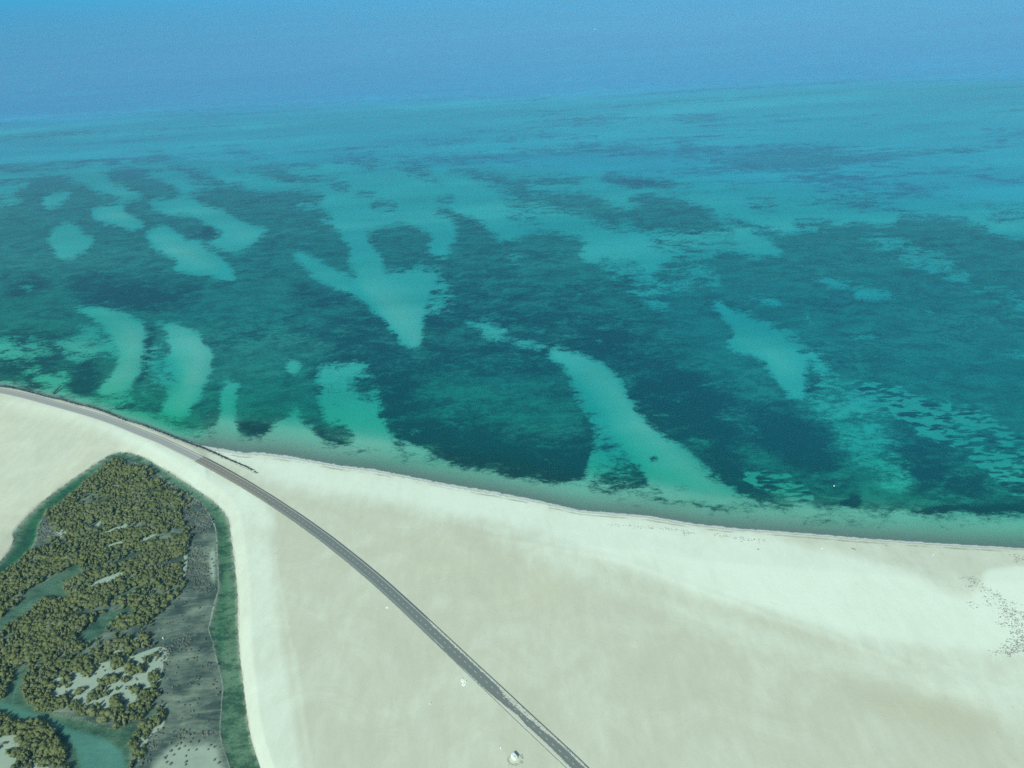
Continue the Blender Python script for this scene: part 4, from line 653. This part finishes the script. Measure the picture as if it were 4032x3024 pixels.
# single bushes dotted over the flat
spots = [('L', [(1525, 632), (1560, 672), (1520, 662), (1530, 700), (1645, 725), (1575, 715), (1620, 750), (1640, 780), (1600, 790), (1560, 760), (1440, 1075), (1455, 1105), (1450, 1135), (1435, 1055), (700, 800), (480, 1200), (495, 1215), (355, 1320), (705, 1540), (1560, 820), (1080, 295), (1105, 298), (1310, 355)]),
 ('M', [(1818, 1468), (1797, 1503), (1715, 1435), (1607, 1558), (1608, 1610), (1520, 1475), (1476, 1455), (1555, 1410), (1560, 1450), (1500, 1550), (1545, 1500), (1595, 1475), (1440, 1560), (1440, 1615), (1475, 1630), (1890, 1620), (1640, 1440), (1850, 905), (1837, 945), (1868, 975), (1890, 1015), (1815, 765), (1795, 755), (1790, 780), (1770, 550), (1700, 735), (1670, 715), (1615, 730), (1690, 870), (1700, 905), (1720, 880), (1650, 935), (1700, 945), (1440, 1020), (1670, 1170), (1640, 1120), (1430, 760), (1415, 820), (905, 820), (825, 850), (465, 992), (890, 790), (1185, 900), (1165, 940), (1200, 935), (1090, 960), (1130, 965), (1370, 925), (1100, 1075), (60, 1445), (95, 1550), (30, 1450), (1000, 735), (1240, 650), (1310, 610), (1620, 510), (1640, 515), (1600, 505), (1580, 1340), (1640, 1380), (1740, 1370), (1790, 1360), (1820, 1370), (1520, 770), (1460, 900), (1740, 790), (1560, 640), (1600, 650), (1650, 640), (1710, 650)])]
bproto = None; allsp = [(t, q) for t, L in spots for q in L]
bb = empty('low_bush', (0, 0, 0)); bv, bf = crown(77, 7, 60, .9); bc = mesh_np('foliage', bv, bf, greym, bb); V, Fs = trunk_mesh(9); bs = py_mesh('stem', V, Fs, bark, bb)
for j, (t, q) in enumerate(allsp):
    w = gp(t, [q], .1)[0]
    if j == 0: e = bb
    else:
        e = bb.copy(); COL.objects.link(e)
        for o in (bc, bs):
            k_ = o.copy(); COL.objects.link(k_); k_.parent = e
    s = random.uniform(.8, 1.35)*(1.15 if t == 'L' else .95); e.location = (w[0], w[1], .08); e.scale = (s, s, s*1.1); e.rotation_euler = (0, 0, random.uniform(0, 6))
    if t == 'L': lb, gr_ = 'small dark grey green bush on the mud near the top edge of the mangrove', 'bushes on the mud at the top of the mangrove'
    elif q[1] > 1330: lb, gr_ = 'small round bush dotted on the pale mud by the bottom of the photo', 'bushes on the pale mud at the bottom'
    elif q[0] > 1400: lb, gr_ = 'tiny dark bush on the grey mudflat beside the green channel', 'bushes on the grey mudflat'
    else: lb, gr_ = 'small bush standing alone on the pale clearing between mangroves', 'bushes on the pale clearing'
    tag(e, lb, 'bush', gr_)
# ------------------------------------------------------------------ seaweed wrack along the beach
wc = []
for t, line, n in WRACK:
    P_, _ = resample(gp(t, line, 1.6), .4); idx = rng.integers(0, len(P_), int(n*2.2)); wid = 2.2 if n < 50 else 4.5
    wc.append(P_[idx]+rng.normal(0, wid, (len(idx), 2))*(1, .6))
wc = np.vstack(wc); wz = fields(*pix(wc[:, 0], wc[:, 1]))['z']; kk = wz > .03
wr = blobs('seaweed_wrack', np.c_[wc, np.maximum(wz, 0)+.05][kk], rng.uniform(.12, .6, kk.sum()), .12, plain('dry_seaweed', (.37, .42, .34), .95, var=.35, scale=.5), 8, rough=.4); tag(wr, kind='stuff')
# ------------------------------------------------------------------ hut
white = plain('white_panel', (.60, .80, .74), .6, var=.06, scale=.5); lite = plain('white_wall', (.86, .95, .88), .55); dark = plain('dark_trim', (.03, .05, .06), .5)
HH = 2.7; A_, B_, D_ = (ground(np.array([[1960+x/22.12, 2930+y/22.12]]), HH)[0] for x, y in ((1405, 840), (1715, 1195), (1165, 1005)))
ex = B_-A_; Lx = float(np.linalg.norm(ex)); ex /= Lx; wv = D_-A_; ey = np.array([-ex[1], ex[0]]); Wy = float(abs(wv@ey)); sg = 1 if wv@ey > 0 else -1
hc = A_+ex*Lx/2+ey*sg*Wy/2; hang = math.atan2(ex[1], ex[0]); gz0 = 1.6
print('hut', Lx, Wy)
hut = empty('hut', (hc[0], hc[1], gz0), hang); tag(hut, 'small white flat roofed hut alone on the sand left of the road', 'hut')
hh = HH-gz0+1.3; hx, hy = Lx/2, Wy/2
V, Fs = join([box(-hx, hx, -hy, hy, .12, hh)]+[box(-hx+.02+i*Lx/8, -hx+.07+i*Lx/8, -hy-.03, -hy, .15, hh-.05) for i in range(1, 8)]+[box(-hx+.02+i*Lx/8, -hx+.07+i*Lx/8, hy, hy+.03, .15, hh-.05) for i in range(1, 8)])
w_ = py_mesh('wall', V, Fs, lite, hut)
V, Fs = box(-hx-.12, hx+.12, -hy-.12, hy+.12, hh+.002, hh+.14); rf = py_mesh('roof', V, Fs, white, hut); bevel_obj(rf, .03)
V, Fs = box(hx*.45, hx*.45+.35, -.2, .15, hh+.142, hh+.38); vt = py_mesh('roof_vent', V, Fs, dark, rf)
V, Fs = box(-hx-.05, hx+.05, -hy-.05, hy+.05, -.2, .118); py_mesh('plinth', V, Fs, plain('plinth_concrete', (.4, .42, .38), .9), hut)
V, Fs = box(-.45, .45, -sg*hy-.05 if sg > 0 else hy, -sg*hy if sg > 0 else hy+.05, .14, 2.0); dr = py_mesh('door', V, Fs, plain('grey_door', (.3, .35, .36), .5), hut)
V, Fs = box(hx, hx+.05, -.4, .4, 1.0, 1.7); wi = py_mesh('window', V, Fs, plain('window_glass', (.05, .08, .09), .15), hut)
V, Fs = join([box(hx, hx+.07, -.46, -.4, .94, 1.76), box(hx, hx+.07, .4, .46, .94, 1.76), box(hx, hx+.07, -.4, .4, 1.7, 1.76), box(hx, hx+.07, -.4, .4, .94, 1.0)]); py_mesh('frame', V, Fs, lite, wi)
# scuffed sand ring round the hut
rg = []
for i in range(130):
    a = random.uniform(2.6, 6.9); rr_ = random.gauss(4.3, .55); rg.append((hc[0]+.4+math.cos(a)*rr_*1.0, hc[1]-.6+math.sin(a)*rr_*1.05, 1.6))
hr = blobs('trodden_sand_scrub', np.array(rg), rng.uniform(.15, .5, len(rg)), .1, plain('trodden_scrub', (.40, .46, .35), .95, var=.25, scale=.8), 9, rough=.4); tag(hr, kind='stuff')
# ------------------------------------------------------------------ inspection pads, marker posts
conc = plain('white_concrete', (.86, .95, .88), .7, var=.05); grate = plain('grey_cover', (.2, .27, .26), .6); cream = plain('cream_paint', (.9, .93, .66), .6)
def pad():
    e = empty('chamber_pad', (0, 0, 0)); s = 1.05
    V, Fs = join([box(-s, s, -s, -.33, -.3, .18), box(-s, s, .33, s, -.3, .18), box(-s, -.33, -.33, .33, -.3, .18), box(.33, s, -.33, .33, -.3, .18)]); py_mesh('slab', V, Fs, conc, e)
    V, Fs = join([box(-.33, .33, -.33, .33, -.3, .12), box(-.28, .28, -.02, .02, .12, .16)]); py_mesh('hatch_cover', V, Fs, grate, e); return e
def post():
    e = empty('marker_post', (0, 0, 0)); V, Fs = join([box(-.2, .2, -.2, .2, -.2, 1.0)]); b = py_mesh('shaft', V, Fs, cream, e); bevel_obj(b, .03)
    V = [(-.24, -.24, 1.0), (.24, -.24, 1.0), (.24, .24, 1.0), (-.24, .24, 1.0), (0, 0, 1.2)]; py_mesh('cap', V, [(3, 2, 1, 0), (0, 1, 4), (1, 2, 4), (2, 3, 4), (3, 0, 4)], cream, e); return e
def copy_tree(e):
    q = e.copy(); COL.objects.link(q)
    for ch in [o for o in bpy.data.objects if o.parent == e]:
        c = ch.copy(); COL.objects.link(c); c.parent = q
    return q
pd0 = pad(); po0 = post(); zoom7 = lambda x, y: (1760+x/15.8, 2620+y/15.8)
pads = [(zoom7(985, 965), .75, 'upper white concrete pad of the pair near the road, grey hatch in its middle'), (zoom7(1035, 1192), .85, 'lower white concrete pad of the pair near the road, grey hatch in its middle'), (tuple(src('K', [(1149, 272)])[0]), .6, 'lone small white concrete pad left of the road bend')]
for j, (p, a, lb) in enumerate(pads):
    e = pd0 if j == 0 else copy_tree(pd0); w = ground(np.array([p]), 1.7)[0]; e.location = (w[0], w[1], 1.6); e.rotation_euler = (0, 0, a); tag(e, lb, 'concrete pad', 'white concrete pads by the road')
    if j == 2: e.scale = (.75, .75, 1)
posts = [(zoom7(945, 870), 'cream marker post just above the upper concrete pad'), (zoom7(1175, 1040), 'cream marker post right of the upper concrete pad'), (tuple(src('K', [(1523, 1106)])[0]), 'cream marker post alone on open sand below the pads')]
for j, (p, lb) in enumerate(posts):
    e = po0 if j == 0 else copy_tree(po0); w = ground(np.array([p]), 1.6)[0]; e.location = (w[0], w[1], 1.6); e.rotation_euler = (0, 0, .5); tag(e, lb, 'marker post', 'cream marker posts on the sand')
w = ground(src('M', [(1411, 545)]), .2)[0]; V, Fs = join([box(-.22, .22, -.22, .22, -.2, 1.9), box(-.3, .3, -.3, .3, 1.9, 2.0)]); o = py_mesh('white_post', V, Fs, conc); bevel_obj(o, .02); o.location = (w[0], w[1], .1); tag(o, 'upright white post on the dark mudflat beside the mangroves', 'post')
# small things lying about
def lump(name, t, q, z, size, flat, mat, label, cat, rz=0, st=(1, 1), group=None):
    r = np.random.default_rng(int(q[0])); v = IV2*(1+r.normal(0, .06, (len(IV2), 1)))*(size*st[0], size*st[1], size*flat); w = gp(t, [q], z)[0]
    o = mesh_np(name, v, IF2, mat, smooth=True); o.location = (w[0], w[1], z); o.rotation_euler = (0, 0, rz); tag(o, label, cat, group); return o
driftw = plain('weathered_wood', (.13, .15, .13), .9, var=.3)
lump('float', 'S', (1971.5, 2944), 1.75, .42, .7, conc, 'small white float lying on sand above the hut', 'float')
lump('float', 'N', (1135, 487), 1.5, .5, .7, conc, 'white float on the upper beach near a curl of seaweed', 'float')
lump('float', 'N', (1727, 520), 1.5, .45, .7, conc, 'small white float on the far right beach, nearest the right edge', 'float')
lump('buoy', 'f', (981, 1490), 0, .6, 1, conc, 'tiny white buoy on the dark water off the right beach', 'buoy')
for q, rz, sz_, lb in (((1303, 490), -.7, 2.0, 'dark driftwood log on the right beach, the longer of two'), ((1480, 473), -.8, 1.3, 'short dark driftwood stick close to the waterline'), ((794, 491), 0, 1.0, 'stubby dark driftwood piece high on the middle beach'), ((1430, 353), .2, .8, 'small dark log floating just off the right beach')):
    zz = 1.2 if q[1] > 400 else .05; lump('driftwood', 'N', q, zz, sz_, .16, driftw, lb, 'driftwood', rz, (1, .16 if sz_ > 1.1 else .5))
# ------------------------------------------------------------------ far boat
def boat():
    w = ground(np.array([(2342, 115.5)]), 0)[0]; e = empty('motor_boat', (w[0], w[1], 0), math.radians(8)); st = [(-6.5, 1.7), (-3, 2.0), (1, 2.0), (4, 1.4), (6.2, .5), (7.2, .05)]; V, Fs = [], []
    for x, b in st: V += [(x, -b*.7, -.4), (x, -b, 1.2+.06*(x+6)), (x, b, 1.2+.06*(x+6)), (x, b*.7, -.4)]
    for i in range(len(st)-1):
        for j in range(4): a = i*4+j; c_ = i*4+(j+1) % 4; Fs.append((a, c_, c_+4, a+4))
    Fs += [(0, 1, 2, 3)[::-1], tuple(len(V)-4+k for k in range(4))]; py_mesh('hull', V, Fs, conc, e)
    V, Fs = box(-3.4, 1.6, -1.3, 1.3, 1.5, 3.3); c = py_mesh('cabin', V, Fs, lite, e); bevel_obj(c, .15); V, Fs = join([box(-3.2, 1.4, -1.33, -1.31, 2.3, 2.9), box(-3.2, 1.4, 1.31, 1.33, 2.3, 2.9), box(1.61, 1.63, -1.1, 1.1, 2.3, 2.9)]); py_mesh('window', V, Fs, dark, c)
    V, Fs = box(-4.6, 2.0, -1.6, 1.6, 3.5, 3.62); py_mesh('canopy', V, Fs, conc, e); tag(e, 'tiny white motor boat far out on the deep blue sea', 'boat')
boat()
# ------------------------------------------------------------------ haze
hv, hf = box(-121000, 121000, -121000, 121000, -14, H+25)
hm = NT('haze_air')
hm.done(hm.n('ShaderNodeVolumePrincipled', Color=HAZECOL, Density=HAZE, Anisotropy=-.3), vol=True)
hz = py_mesh('haze', hv, hf, hm.m); tag(hz, kind='stuff')
